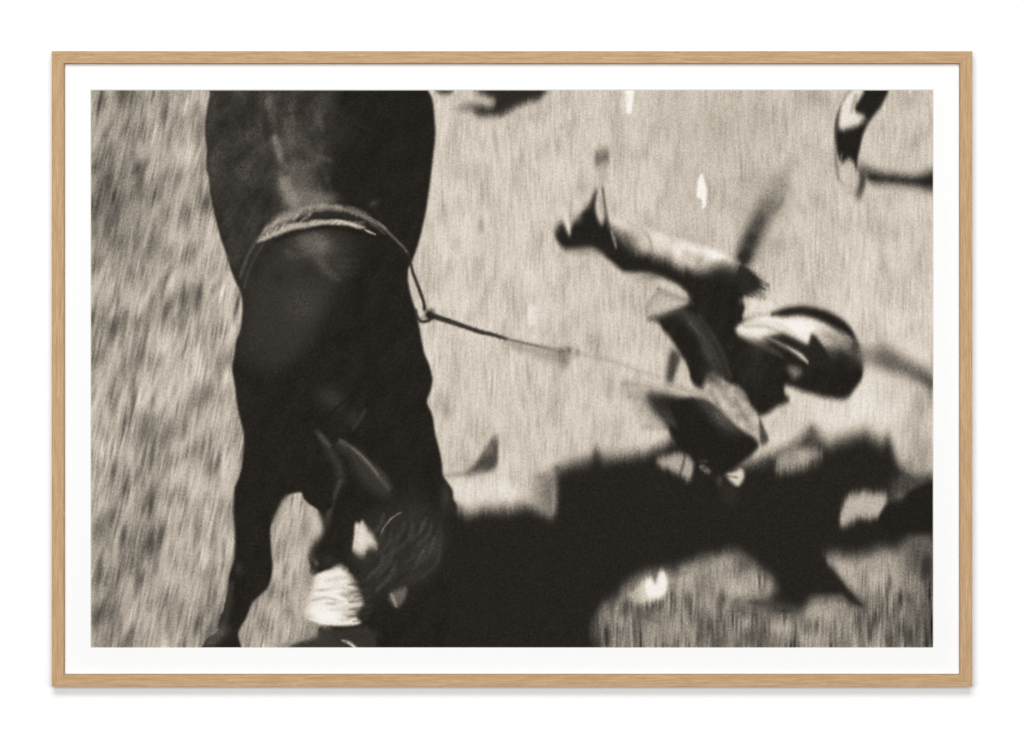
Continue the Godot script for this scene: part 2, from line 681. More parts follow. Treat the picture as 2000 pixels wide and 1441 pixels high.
func ground() -> void:
	C.resize(PW * PH)
	N.resize(PW * PH)
	var a := FastNoiseLite.new()
	a.seed = 101
	a.frequency = 1.0
	a.fractal_octaves = 2
	var b := FastNoiseLite.new()
	b.seed = 202
	b.frequency = 1.0
	b.fractal_octaves = 2
	# tones of the field on a coarse grid, so that the loop below stays cheap
	var gw := PW / 5 + 2
	var gh := PH / 5 + 2
	var coarse := PackedFloat32Array()
	coarse.resize(gw * gh)
	for y in gh:
		for x in gw:
			coarse[y * gw + x] = ground_base(OX + x * 5 / S, OY + y * 5 / S)
	for y in PH:
		var Y := OY + y / S
		for x in PW:
			var X := OX + x / S
			var sl := slant(X)
			var u := X - sl * (Y - 720.0)
			var fine := b.get_noise_2d(u * 0.17, Y * 0.016)
			var mid := a.get_noise_2d(u * 0.030, Y * 0.0125)
			var big := a.get_noise_2d(u * 0.011 + 50.0, Y * 0.0105)
			N[y * PW + x] = clampf(fine * 0.9 + mid * 0.9, -1.0, 1.0)
			var fx := x / 5.0
			var fy := y / 5.0
			var ix := int(fx)
			var iy := int(fy)
			fx -= ix
			fy -= iy
			var k := iy * gw + ix
			var base := lerpf(lerpf(coarse[k], coarse[k + 1], fx), lerpf(coarse[k + gw], coarse[k + gw + 1], fx), fy)
			var left := 1.0 - smoothstep(430.0, 900.0, X)
			var low := smoothstep(1040.0, 1180.0, Y) * smoothstep(900.0, 1200.0, X)
			var amp := 0.45 + 0.75 * maxf(left, low * 1.25)
			var dark := maxf(0.0, mid * 0.9 + big * 0.6 + fine * 0.3 - 0.14)
			base += amp * (fine * (26.0 + 90.0 * absf(mid)) + big * 50.0 + mid * 24.0) - dark * dark * 170.0 * amp
			C[y * PW + x] = base - 6.0 * smoothstep(700.0, 1000.0, X)


func paint_print() -> void:
	ground()
	ground_marks()
	far_legs()
	cast_shadow()
	rider()
	blur_down(1, 0.8)
	blur_down(2, 0.5)
	crisp_marks()
	horse()
	rope()
	finish_print()


func ground_marks() -> void:
	# dark tufts smeared by the moving camera: x, y, half width, half length, tone, strength
	var tufts := [
		[195, 195, 5, 22, 75, .7], [240, 185, 14, 16, 85, .7], [262, 190, 8, 16, 85, .5], [319, 226, 7, 17, 95, .75], [383, 215, 12, 10, 130, .6],
		[330, 262, 6, 18, 115, .6], [260, 262, 10, 18, 125, .5], [388, 262, 7, 20, 115, .55], [243, 325, 9, 22, 95, .65], [205, 345, 14, 26, 100, .5],
		[211, 362, 7, 24, 80, .6], [272, 352, 9, 20, 90, .7], [344, 356, 9, 18, 105, .6], [400, 398, 6, 14, 85, .8], [190, 400, 8, 28, 85, .6],
		[224, 415, 8, 24, 85, .7], [205, 440, 7, 20, 95, .6], [250, 410, 30, 30, 120, .45], [325, 420, 6, 14, 115, .5], [395, 455, 6, 16, 120, .5],
		[267, 472, 7, 20, 105, .6], [295, 480, 10, 26, 108, .65], [240, 485, 14, 22, 120, .5], [255, 528, 8, 14, 112, .65], [318, 500, 20, 24, 140, .4],
		[315, 560, 8, 16, 118, .6], [348, 565, 8, 18, 112, .5], [361, 577, 6, 16, 85, .75], [377, 565, 5, 12, 90, .6], [391, 575, 6, 18, 82, .75],
		[330, 595, 7, 14, 105, .6], [321, 612, 5, 18, 88, .7], [295, 605, 12, 20, 125, .5], [353, 636, 6, 14, 112, .6], [460, 598, 4, 14, 75, .75],
		[223, 640, 7, 22, 82, .75], [240, 622, 8, 16, 100, .6], [200, 630, 14, 20, 115, .5], [178, 624, 4, 12, 75, .7], [287, 640, 5, 16, 110, .6],
		[273, 697, 6, 18, 82, .75], [202, 685, 6, 18, 120, .5], [240, 705, 8, 20, 125, .5], [429, 712, 8, 22, 105, .65], [258, 745, 5, 18, 100, .6],
		[259, 780, 5, 22, 92, .65], [214, 765, 6, 16, 105, .6], [223, 785, 6, 16, 115, .5], [398, 768, 9, 18, 112, .6], [372, 780, 8, 20, 130, .5],
		[340, 835, 14, 20, 118, .6], [320, 850, 7, 22, 112, .55], [360, 828, 8, 16, 118, .5], [278, 840, 8, 14, 112, .5], [297, 880, 5, 22, 98, .6],
		[278, 902, 5, 18, 108, .6], [424, 905, 6, 18, 95, .65], [408, 920, 6, 16, 112, .55], [220, 922, 6, 16, 88, .7], [243, 952, 6, 14, 82, .75],
		[292, 962, 14, 20, 98, .55], [293, 987, 5, 18, 78, .75], [217, 1015, 6, 16, 88, .65], [193, 1030, 9, 16, 105, .6], [240, 1045, 6, 16, 80, .7],
		[255, 1055, 10, 14, 92, .6], [293, 1052, 8, 18, 72, .75], [312, 1042, 6, 20, 68, .8], [305, 1080, 6, 20, 110, .5], [384, 1045, 5, 20, 112, .5],
		[193, 1115, 5, 20, 82, .65], [271, 1130, 6, 16, 92, .6], [415, 1055, 6, 20, 120, .5], [410, 1175, 8, 18, 118, .5], [385, 1217, 8, 18, 82, .75],
		[205, 1200, 26, 12, 105, .5], [256, 1232, 8, 14, 80, .7], [232, 1228, 5, 10, 100, .5], [350, 1200, 5, 18, 110, .55], [185, 1205, 10, 14, 105, .5],
		[203, 1252, 8, 12, 120, .5], [340, 1190, 18, 24, 128, .35],
		# lighter field on the other side
		[890, 335, 20, 10, 165, .55], [862, 420, 12, 14, 178, .5], [970, 400, 12, 14, 182, .4], [1065, 290, 9, 18, 165, .5], [1208, 210, 7, 22, 165, .45],
		[1325, 315, 9, 20, 160, .5], [1330, 200, 14, 60, 178, .45], [1285, 395, 7, 18, 178, .4], [1325, 450, 20, 12, 165, .5], [1465, 262, 8, 16, 178, .4],
		[1420, 230, 16, 40, 178, .4], [1100, 572, 4, 18, 160, .5], [1150, 540, 14, 18, 182, .45], [1180, 500, 6, 40, 185, .3], [1195, 600, 5, 16, 172, .5],
		[1070, 640, 10, 22, 178, .45], [1118, 620, 8, 14, 178, .4], [1160, 660, 14, 16, 148, .55], [983, 640, 6, 12, 165, .4], [930, 520, 6, 20, 180, .4],
		[970, 515, 6, 20, 175, .45], [1563, 520, 8, 22, 165, .5], [1515, 515, 8, 14, 182, .4], [1725, 520, 10, 14, 165, .6], [1788, 510, 16, 22, 172, .5],
		[1610, 465, 10, 14, 182, .4], [1720, 460, 8, 16, 182, .4], [870, 800, 9, 13, 142, .6], [920, 825, 10, 16, 185, .4], [890, 740, 8, 20, 185, .4],
		[945, 750, 6, 14, 182, .4], [1095, 725, 12, 14, 165, .45], [1192, 755, 6, 18, 150, .6], [1220, 765, 14, 14, 165, .4], [1080, 745, 4, 40, 180, .4],
		[985, 870, 5, 24, 165, .5], [1160, 830, 6, 20, 165, .5], [995, 815, 5, 18, 182, .4], [1530, 800, 8, 14, 165, .5], [1552, 805, 8, 20, 175, .5],
		[1795, 790, 9, 20, 135, .6], [1818, 770, 7, 14, 110, .6], [1785, 850, 9, 40, 165, .4], [1802, 885, 8, 16, 128, .5], [1775, 905, 8, 10, 128, .5],
		# the rough ground at the lower right
		[1410, 1168, 8, 14, 75, .7], [1405, 1250, 16, 16, 85, .6], [1470, 1240, 6, 12, 82, .6], [1487, 1245, 7, 14, 82, .6], [1440, 1262, 16, 14, 85, .6],
		[1345, 1190, 5, 20, 88, .6], [1250, 1195, 7, 18, 88, .6], [1370, 1235, 7, 24, 82, .6], [1262, 1208, 24, 5, 92, .6], [1243, 1240, 5, 24, 95, .5],
		[1583, 1215, 14, 12, 118, .5], [1622, 1228, 9, 14, 118, .5], [1708, 1115, 9, 7, 95, .6], [1680, 1230, 5, 30, 98, .5], [1738, 1250, 10, 16, 82, .6],
		[1810, 1110, 14, 22, 62, .8], [1778, 1095, 16, 26, 100, .55], [1800, 1235, 16, 40, 88, .55], [1650, 1255, 18, 14, 105, .5], [1550, 1215, 6, 20, 95, .5],
		[1510, 1255, 20, 14, 120, .4], [1375, 1140, 10, 18, 110, .5], [1317, 1165, 7, 24, 105, .5], [1455, 1100, 16, 12, 98, .6], [1410, 1113, 18, 6, 118, .5],
		[1185, 1245, 5, 18, 62, .8], [1170, 1225, 6, 14, 105, .5], [1780, 1180, 8, 40, 118, .4], [1700, 1175, 24, 10, 128, .4], [1298, 1235, 8, 26, 100, .4]]
	for t in tufts:
		var ang := rad_to_deg(atan(-slant(t[0])))
		blob(t[0], t[1], t[2] * 1.5, t[3] * 1.7, t[4] + 2.0, t[5] * 0.9, ang, "", 0.6)
		for k in (4 if t[0] < 480 or t[1] > 1000 else 1):
			var ox: float = rng.randf_range(-0.9, 0.9) * t[2]
			var oy: float = rng.randf_range(-0.8, 0.8) * t[3]
			blob(t[0] + ox + oy * slant(t[0]), t[1] + oy, rng.randf_range(2.2, 4.0), t[3] * rng.randf_range(0.8, 1.7), t[4] - 16.0, t[5] * 0.7, ang)
	# paler smears
	var pale := [
		[300, 240, 50, 14, 196, .4], [300, 300, 40, 26, 190, .4], [355, 320, 16, 12, 196, .5], [350, 445, 30, 26, 198, .5], [400, 470, 22, 34, 198, .4],
		[230, 560, 50, 22, 200, .55], [400, 540, 40, 26, 195, .4], [300, 720, 60, 40, 194, .4], [440, 680, 14, 60, 200, .4], [310, 770, 40, 30, 196, .45],
		[215, 840, 36, 24, 196, .45], [448, 790, 12, 40, 202, .5], [450, 940, 12, 50, 204, .5], [395, 980, 40, 50, 198, .4], [360, 1120, 50, 60, 192, .35],
		[345, 1055, 14, 16, 200, .5], [300, 1240, 60, 22, 186, .4], [385, 1250, 30, 14, 190, .35],
		[865, 260, 12, 60, 218, .6], [905, 440, 14, 40, 220, .4], [925, 485, 12, 16, 228, .6], [1033, 540, 18, 26, 226, .45], [1040, 250, 40, 14, 220, .4],
		[985, 325, 22, 16, 218, .4], [1155, 560, 18, 30, 222, .3], [1180, 640, 4, 20, 226, .4], [1230, 690, 40, 22, 218, .4], [1000, 720, 14, 30, 222, .4],
		[1200, 800, 60, 22, 218, .4], [1270, 850, 40, 14, 220, .45], [1130, 850, 30, 14, 216, .4], [940, 770, 40, 20, 216, .3], [985, 905, 16, 40, 220, .4],
		[950, 955, 70, 24, 224, .8], [985, 948, 10, 30, 234, .7], [930, 962, 14, 16, 230, .6], [1000, 965, 8, 22, 234, .6], [1032, 970, 10, 20, 196, .6],
		[1660, 795, 70, 34, 228, .6], [1700, 760, 36, 34, 226, .5], [1590, 800, 40, 26, 224, .5], [1640, 815, 90, 16, 226, .4], [1790, 690, 26, 12, 230, .6],
		[1802, 690, 16, 6, 238, .7], [1770, 672, 30, 14, 226, .4], [1520, 845, 30, 26, 210, .5], [1645, 540, 26, 40, 218, .4], [1740, 640, 40, 30, 220, .35],
		[1815, 700, 10, 20, 228, .5],
		[1600, 1195, 40, 20, 180, .5], [1720, 1130, 40, 34, 186, .5], [1650, 1110, 16, 20, 184, .5], [1680, 1140, 14, 20, 186, .4], [1520, 1225, 26, 12, 192, .5],
		[1440, 1145, 40, 26, 182, .5], [1340, 1125, 30, 20, 180, .5], [1600, 1245, 40, 16, 178, .4], [1450, 1215, 10, 12, 190, .5], [1300, 1240, 40, 20, 165, .4],
		[1200, 1200, 26, 20, 165, .4], [1340, 1210, 16, 40, 165, .4], [1762, 1250, 3, 18, 196, .5], [1800, 1252, 3, 18, 196, .5], [1746, 1240, 3, 18, 190, .4]]
	for t in pale:
		var ang := rad_to_deg(atan(-slant(t[0])))
		blob(t[0], t[1], t[2] * 1.2, t[3] * 1.2, t[4], t[5], ang, "", 0.5)
	blob(1375, 250, 60, 110, 180, .5, 4, "", .4)
	blob(1335, 395, 60, 60, 184, .45, 0, "", .4)
	blob(1440, 380, 60, 60, 184, .4, 0, "", .4)
	blob(1300, 210, 40, 50, 190, .4)
	shake()


# the shake of the camera, along the slant of the streaks
func shake() -> void:
	var src := C.duplicate()
	for y in PH:
		for x in PW:
			var sl := slant(OX + x / S)
			var acc := 0.0
			for k in 9:
				var dy := (k - 4) * 3
				acc += src[clampi(y + dy, 0, PH - 1) * PW + clampi(int(x + dy * sl + 0.5), 0, PW - 1)]
			var i := y * PW + x
			C[i] = lerpf(src[i], acc / 9.0, 0.7) + N[i] * 1.5


func blur_down(reach: int, amount: float) -> void:
	var src := C.duplicate()
	for y in PH:
		for x in PW:
			var acc := 0.0
			for k in 5:
				acc += src[clampi(y + (k - 2) * reach, 0, PH - 1) * PW + x]
			var i := y * PW + x
			C[i] = lerpf(src[i], acc * 0.2, amount)
			if C[i] > 60.0:
				C[i] += N[i] * 1.5


func far_legs() -> void:
	# shadow and hoof at the top edge
	shape([846, 170, 884, 170, 881, 182, 862, 184], 52, 3, 4, 0.9, 0.3)
	shape([932, 165, 1070, 165, 1062, 183, 1054, 195, 1026, 200, 1003, 212, 982, 222, 960, 228, 936, 227, 922, 216, 894, 208, 925, 206, 962, 206, 968, 198, 952, 190, 936, 182], 44, 5, 12, 1.0, 0.3)
	blob(905, 212, 26, 9, 128, .5, 0, "", .6)
	blob(893, 235, 7, 22, 165, .45)
	blob(957, 195, 12, 7, 165, .5)
	# the leg at the top right
	shape([1688, 165, 1736, 165, 1725, 202, 1705, 227, 1694, 246, 1686, 265, 1680, 290, 1676, 308, 1674, 335, 1668, 318, 1658, 310, 1644, 318, 1635, 292, 1631, 262, 1633, 235, 1640, 212, 1655, 185, 1668, 170], 34, 3, 6, 1.0, 0.1, "", "leg_tr")
	shape([1640, 222, 1645, 198, 1656, 180, 1672, 168, 1690, 168, 1680, 192, 1671, 210, 1676, 222, 1694, 222, 1682, 240, 1660, 251, 1640, 250], 222, 4, 6, 1.0, 0.2, "leg_tr")
	stroke([1672, 186, 6, 1666, 206, 7, 1662, 218, 3], 130, 3, .6)
	shape([1674, 205, 1690, 185, 1705, 170, 1730, 170, 1715, 215, 1695, 240, 1690, 226, 1672, 214], 36, 3, 3, .9, 0, "leg_tr")
	blob(1688, 233, 9, 9, 120, .6, 0, "leg_tr")
	blob(1650, 228, 12, 16, 236, .6, 0, "leg_tr")
	stroke([1635, 240, 5, 1632, 275, 6, 1634, 318, 7, 1637, 352, 3], 88, 3, .55)
	stroke([1644, 300, 2, 1640, 335, 2], 150, 2, .6)
	blob(1657, 342, 17, 22, 198, .75)
	stroke([1634, 335, 3, 1645, 358, 4, 1662, 362, 2], 140, 4, .5)
	shape([1675, 318, 1684, 333, 1692, 342, 1690, 362, 1680, 387, 1670, 378, 1680, 352], 55, 4, 14, .9, .2)
	blob(1665, 375, 16, 10, 150, .5)
	shape([1680, 326, 1712, 334, 1744, 339, 1790, 343, 1830, 332, 1830, 370, 1790, 364, 1744, 357, 1708, 357, 1694, 344], 34, 5, 15, 1.0, .15)
	stroke([1700, 346, 6, 1744, 350, 9, 1790, 354, 10, 1826, 354, 14], 34, 7, .8)
	blob(1695, 330, 16, 8, 110, .5)
	# the smeared limb in the air
	blob(1454, 500, 22, 36, 46, 1.2, 24)
	blob(1467, 466, 24, 38, 50, 1.0, 26)
	blob(1484, 430, 25, 38, 62, .9, 28)
	blob(1502, 396, 27, 36, 92, .75, 30)
	blob(1518, 364, 30, 34, 122, .6, 30)
	blob(1534, 330, 22, 26, 156, .4, 30)
	smear(1495, 420, 80, 110, 1440, 520, 7, .8)
	stroke([1512, 412, 4, 1524, 396, 6, 1528, 388, 3], 105, 7, .5)
	blob(1500, 365, 34, 26, 158, .55, -30)
	blob(1545, 322, 22, 14, 168, .4, -30)
	blob(1450, 400, 24, 30, 172, .45)
	stroke([1413, 352, 2, 1445, 349, 2, 1480, 352, 1], 148, 3, .5)
	stroke([1470, 348, 1, 1490, 356, 2, 1506, 366, 1], 215, 2, .4)
	stroke([1505, 292, 1, 1530, 294, 2, 1552, 302, 1], 150, 2, .45)
	stroke([1520, 305, 1, 1545, 310, 2, 1560, 322, 1], 160, 3, .4)
	stroke([1410, 372, 4, 1412, 395, 8, 1408, 412, 3], 148, 4, .5)


func cast_shadow() -> void:
	var d := 37.0
	# the great shadow under horse and rider
	shape([860, 985, 890, 990, 912, 1001, 935, 997, 960, 994, 990, 994, 1020, 988, 1046, 992, 1066, 1001, 1084, 1003, 1085, 970, 1085, 940, 1072, 932, 1090, 918, 1110, 906, 1130, 901, 1153, 895, 1165, 874, 1176, 893, 1218, 890, 1261, 884, 1295, 870, 1320, 853,
		1360, 870, 1420, 905, 1460, 902, 1485, 898, 1516, 885, 1548, 870, 1565, 856, 1586, 836, 1602, 854, 1624, 868, 1636, 858, 1680, 849, 1690, 842, 1722, 862, 1735, 846, 1742, 868, 1750, 892, 1762, 914, 1786, 928, 1835, 940,
		1835, 1034, 1800, 1048, 1774, 1053, 1757, 1068, 1744, 1075, 1716, 1073, 1694, 1083, 1669, 1087, 1637, 1084, 1608, 1085, 1617, 1102, 1643, 1131, 1660, 1154, 1689, 1183, 1660, 1176, 1651, 1164, 1606, 1160, 1585, 1168, 1576, 1184, 1563, 1194, 1542, 1189, 1501, 1185, 1464, 1178, 1464, 1172, 1492, 1170, 1508, 1162, 1518, 1147, 1510, 1130, 1492, 1118, 1471, 1101, 1444, 1083, 1421, 1081, 1400, 1086,
		1390, 1089, 1358, 1096, 1326, 1110, 1304, 1114, 1261, 1122, 1240, 1130, 1218, 1146, 1206, 1168, 1187, 1176, 1172, 1194, 1162, 1213, 1152, 1232, 1146, 1280, 700, 1290, 640, 1100, 760, 1000], d, 6, 20, 1.0, .2)
	# lighter veils at its edges
	shape([1046, 940, 1083, 925, 1083, 998, 1046, 990], 112, 12, 14, .55, .3)
	stroke([1074, 940, 8, 1074, 996, 8], 92, 6, .5)
	shape([1281, 902, 1296, 892, 1334, 887, 1355, 906, 1347, 938, 1326, 926, 1296, 913], 172, 4, 9, .98, .3)
	stroke([1338, 890, 3, 1333, 910, 5, 1328, 926, 3], 62, 3, .8)
	shape([1516, 918, 1520, 890, 1560, 869, 1606, 876, 1598, 900, 1562, 914, 1540, 916], 150, 7, 16, .95, .4)
	blob(1566, 892, 16, 20, 186, .7)
	blob(1534, 902, 9, 18, 172, .5)
	blob(1575, 868, 26, 7, 84, .6, -20)
	shape([1643, 1027, 1644, 996, 1660, 968, 1700, 960, 1733, 966, 1731, 988, 1716, 1012, 1684, 1010, 1664, 1020], 180, 5, 11, 1.0, .3)
	blob(1682, 987, 30, 12, 190, .5)
	shape([1736, 962, 1760, 930, 1792, 934, 1830, 938, 1830, 952, 1790, 966, 1762, 976, 1742, 992], 82, 8, 12, .75, .5)
	shape([1716, 1012, 1728, 990, 1744, 978, 1766, 968, 1790, 952, 1832, 944, 1832, 1030, 1780, 1040, 1722, 1032], 34, 2.5, 4, 1.0, .1)
	blob(1755, 967, 16, 12, 112, .6, 0, "", .8)
	blob(1590, 848, 26, 20, 112, .55, 0, "", .3)
	blob(1490, 905, 20, 14, 66, .6)
	blob(1425, 965, 22, 30, 60, .4)
	blob(1800, 1062, 30, 18, 88, .6, 0, "", .4)
	blob(1745, 955, 16, 34, 62, .5)
	blob(1190, 1190, 26, 14, 84, .45, -40)
	blob(1232, 1150, 26, 12, 70, .5, -35)
	blob(1160, 1240, 10, 30, 70, .5)
	stroke([1494, 1126, 2, 1493, 1142, 3, 1492, 1155, 1], 70, 2.5, .7)
	stroke([1445, 1086, 1, 1466, 1104, 2, 1488, 1124, 1], 120, 3, .4)
	blob(1500, 1178, 40, 9, 70, .4)
	blob(1520, 1150, 7, 14, 90, .4)
	# the little wedge of shadow beside the horse
	shape([966, 852, 973, 862, 972, 898, 964, 917, 936, 922, 908, 926, 930, 903, 946, 880], 70, 5, 8, .98, .2)
	blob(954, 876, 14, 16, 138, .55, 30)
	blob(968, 855, 8, 12, 165, .5)
	stroke([866, 928, 6, 890, 926, 4, 915, 924, 4], 118, 6, .6, "", .5)
	# white scrap at the shadow's lower edge
	shape([1225, 1161, 1240, 1150, 1262, 1131, 1271, 1128, 1281, 1142, 1287, 1120, 1295, 1115, 1304, 1131, 1302, 1160, 1284, 1173, 1266, 1179, 1242, 1177], 208, 4, 8, .95, .3)
	shape([1261, 1134, 1271, 1129, 1281, 1143, 1288, 1120, 1296, 1116, 1303, 1132, 1300, 1156, 1284, 1168, 1264, 1164], 243, 3, 5, .95, .2)
	blob(1238, 1164, 14, 12, 130, .5)
	soften(1120, 930, 90, 60, 2, 6)
	soften(1690, 870, 110, 70, 3, 9, .9)
	soften(1500, 1175, 130, 40, 3, 5, .8)
	shape([1560, 1080, 1608, 1086, 1617, 1102, 1643, 1131, 1660, 1154, 1690, 1184, 1668, 1180, 1640, 1160, 1590, 1160, 1560, 1150], 37, 3, 4, .95, .1)
	blob(1650, 1172, 30, 6, 70, .5, 12)


func rider() -> void:
	var k := 35.0
	# leg of the trousers: bright above, dark beneath
	shape([1180, 424, 1190, 430, 1218, 432, 1240, 438, 1283, 453, 1326, 466, 1369, 479, 1400, 488, 1418, 499, 1436, 509, 1448, 520, 1420, 560, 1380, 575, 1343, 570, 1326, 557, 1304, 546, 1283, 538, 1262, 533, 1231, 532, 1218, 528, 1196, 509, 1184, 495], 214, 3, 4, 1.0, .1, "", "thigh")
	mottle("thigh", 24, .03, .02, 25, 71)
	shape([1180, 440, 1194, 450, 1208, 456, 1230, 474, 1258, 492, 1288, 503, 1326, 518, 1352, 528, 1380, 526, 1402, 520, 1426, 516, 1470, 540, 1400, 600, 1320, 580, 1200, 560, 1160, 500], k, 14, 16, 1.0, .3, "thigh")
	blob(1392, 496, 34, 13, 248, .95, 20, "thigh")
	blob(1352, 486, 24, 10, 244, .8, 20, "thigh", .6)
	blob(1300, 470, 30, 8, 228, .6, 20, "thigh", .6)
	blob(1345, 506, 22, 10, 196, .6, 20, "thigh", .8)
	blob(1372, 520, 12, 14, 150, .5, 30, "thigh", .5)
	blob(1310, 502, 14, 12, 130, .45, 20, "thigh", .8)
	blob(1365, 510, 6, 10, 110, .5, 40, "thigh")
	blob(1384, 512, 5, 10, 200, .5, 40, "thigh")
	blob(1222, 462, 18, 16, 84, .75, 30, "thigh")
	blob(1236, 480, 14, 22, 70, .6, 20, "thigh")
	stroke([1216, 440, 3, 1238, 448, 4, 1254, 466, 5, 1262, 492, 3], 190, 4, .7, "thigh")
	stroke([1226, 434, 2, 1254, 446, 3, 1268, 464, 4, 1274, 490, 3], 100, 3, .5, "thigh")
	stroke([1208, 446, 2, 1226, 456, 3, 1238, 474, 3, 1242, 496, 2], 150, 4, .5, "thigh")
	stroke([1240, 438, 2, 1262, 448, 3, 1280, 466, 3, 1286, 484, 2], 226, 3, .6, "thigh")
	smear(1240, 466, 52, 46, 1185, 505, 16)
	slide(1330, 500, 80, 34, 10, 5, .5, 20)
	# boot
	shape([1083, 457, 1088, 441, 1097, 432, 1106, 446, 1112, 456, 1119, 434, 1138, 413, 1153, 394, 1162, 372, 1167, 367, 1166, 385, 1163, 404, 1168, 425, 1175, 436, 1183, 425, 1192, 450, 1201, 478, 1215, 500, 1222, 530, 1196, 511, 1181, 500, 1170, 491, 1153, 484, 1123, 487, 1100, 485, 1090, 474], k, 3.5, 6, 1.0, .12)
	blob(1126, 424, 12, 12, 160, .6, 40)
	blob(1146, 400, 10, 10, 150, .5, 40)
	blob(1086, 446, 9, 12, 130, .5)
	stroke([1176, 364, 1, 1178, 380, 4, 1181, 402, 5, 1185, 428, 6, 1194, 455, 5], 66, 3.5, .8)
	stroke([1170, 374, 3, 1167, 400, 7, 1172, 426, 9, 1176, 434, 5], 204, 3, .85)
	stroke([1172, 385, 2, 1175, 415, 3], 120, 3, .4)
	slide(1175, 400, 26, 50, 2, 12, .8)
	shape([1099, 402, 1104, 412, 1111, 432, 1114, 462, 1107, 446, 1101, 420], 224, 1.6, 3, .95)
	blob(1090, 428, 10, 16, 168, .5)
	stroke([1115, 396, 1, 1113, 420, 5, 1117, 436, 3], 135, 5, .5)
	blob(1136, 366, 18, 15, 160, .55)
	blob(1124, 400, 10, 16, 212, .6)
	stroke([1194, 450, 1, 1199, 468, 5, 1203, 482, 1], 168, 3, .8)
	blob(1094, 500, 14, 10, 168, .6, 40)
	blob(1098, 512, 6, 12, 172, .5)
	blob(1140, 492, 44, 8, 110, .5)
	blob(1270, 540, 30, 8, 86, .6)
	blob(1255, 548, 24, 11, 160, .45)
	smear(1140, 440, 70, 66, 1230, 480, 4, .8)
	# trunk, back and head as one dark mass
	shape([1343, 565, 1380, 556, 1412, 546, 1436, 530, 1464, 528, 1482, 547, 1490, 562, 1480, 569, 1463, 577, 1451, 584, 1456, 600, 1450, 622, 1470, 622, 1505, 614, 1530, 602, 1552, 598, 1583, 599, 1615, 608, 1641, 620, 1660, 638, 1671, 657, 1680, 677, 1687, 708, 1687, 725, 1683, 741, 1670, 760, 1652, 780, 1615, 776, 1585, 769, 1563, 763, 1546, 755, 1537, 752, 1531, 758, 1535, 770, 1544, 782, 1520, 793, 1503, 805, 1484, 812, 1470, 800, 1440, 780, 1400, 770, 1356, 752, 1345, 722, 1335, 703, 1326, 685, 1313, 666, 1296, 645, 1283, 628, 1268, 622, 1300, 612, 1330, 600, 1347, 588], k, 3, 6, 1.0, .12, "", "trunk")
	blob(1425, 534, 34, 12, 60, .7, 30)
	blob(1448, 528, 14, 10, 50, .7, 40)
	soften(1412, 535, 60, 34, 7, 8, 1.0)
	# frayed edge of the jacket
	for i in 9:
		var t := i / 8.0
		var x := lerpf(1458, 1462, t)
		var y := lerpf(528, 574, t)
		stroke([x - 10, y - 5, 7, x + 16, y + 4, 4, x + 34 + rng.randf_range(-12, 10), y + 16 + rng.randf_range(-4, 3), .8], 52, 3, .5)
	stroke([1464, 528, 1, 1478, 538, 2, 1486, 552, 1], 150, 2, .35)
	smear(1478, 560, 34, 34, 1420, 560, 10, .6)
	blob(1455, 545, 16, 14, 70, .5, 0, "trunk")
	mottle("trunk", 36, .03, .014, 35, 75)
	for i in 6:
		# sleeves and folds in the half light
		stroke([1330 + i * 7, 606 + i * 2, 2, 1350 + i * 8, 636 + i * 3, 6, 1372 + i * 8, 678 + i * 3, 6, 1396 + i * 6, 726 + i * 2, 2], 92 if i % 2 else 44, 6, .3, "trunk")
	# light cloth beside the jacket
	shape([1463, 584, 1484, 585, 1513, 592, 1508, 606, 1490, 610, 1465, 612, 1456, 618, 1462, 598], 224, 6, 5, .9, .1)
	blob(1446, 587, 4, 5, 150, .6)
	# raised hand and sleeve
	shape([1261, 598, 1272, 582, 1289, 569, 1313, 577, 1334, 585, 1342, 590, 1330, 597, 1313, 603, 1300, 610, 1280, 616, 1266, 611], 180, 4, 4, .85, .1)
	blob(1300, 588, 18, 10, 194, .6, -25)
	stroke([1285, 563, 3, 1300, 571, 6, 1320, 578, 5, 1345, 587, 7, 1352, 592, 3], 84, 4, .65)
	stroke([1290, 567, 5, 1274, 582, 4, 1263, 600, 5, 1262, 612, 3], 128, 5, .5)
	stroke([1268, 608, 2, 1285, 606, 5, 1302, 598, 4, 1322, 590, 2], 208, 4, .55)
	stroke([1266, 622, 4, 1285, 619, 8, 1305, 613, 10, 1330, 605, 12], 66, 5, .75)
	smear(1295, 595, 46, 36, 1350, 600, 12, .8)
	stroke([1318, 574, 1, 1334, 576, 1.6, 1350, 583, .8], 195, 1.4, .7)
	stroke([1325, 570, 1, 1342, 572, 1.4, 1354, 578, .8], 170, 1.4, .5)
	stroke([1322, 590, 1, 1335, 592, 1.6, 1346, 594, 1], 150, 1.5, .5)
	stroke([1328, 606, 18, 1345, 624, 20, 1368, 652, 16, 1385, 692, 10], 66, 13, .7, "trunk")
	stroke([1345, 628, 3, 1362, 645, 3, 1376, 662, 2], 86, 5, .4, "trunk")
	blob(1392, 700, 18, 34, 64, .6, -20, "trunk", .5)
	# small dark leg and pale scrap between the legs
	shape([1312, 680, 1328, 694, 1327, 710, 1318, 744, 1302, 744, 1303, 720, 1306, 700], 50, 6, 8, .85, .2)
	shape([1334, 702, 1343, 722, 1345, 731, 1336, 748, 1317, 742, 1322, 726], 192, 4, 6, .95, .1)
	blob(1330, 734, 9, 10, 222, .6)
	# shirt: bright back
	shape([1438, 640, 1460, 626, 1486, 617, 1508, 616, 1533, 619, 1563, 616, 1593, 623, 1615, 633, 1637, 646, 1658, 657, 1668, 664, 1650, 676, 1625, 676, 1606, 672, 1596, 660, 1587, 654, 1580, 672, 1555, 662, 1530, 652, 1497, 658, 1494, 666, 1478, 672, 1462, 664, 1444, 654], 234, 4, 5, 1.0, .1, "", "shirt")
	# grey of the shoulder turning away
	blob(1608, 650, 24, 15, 190, .9, 32)
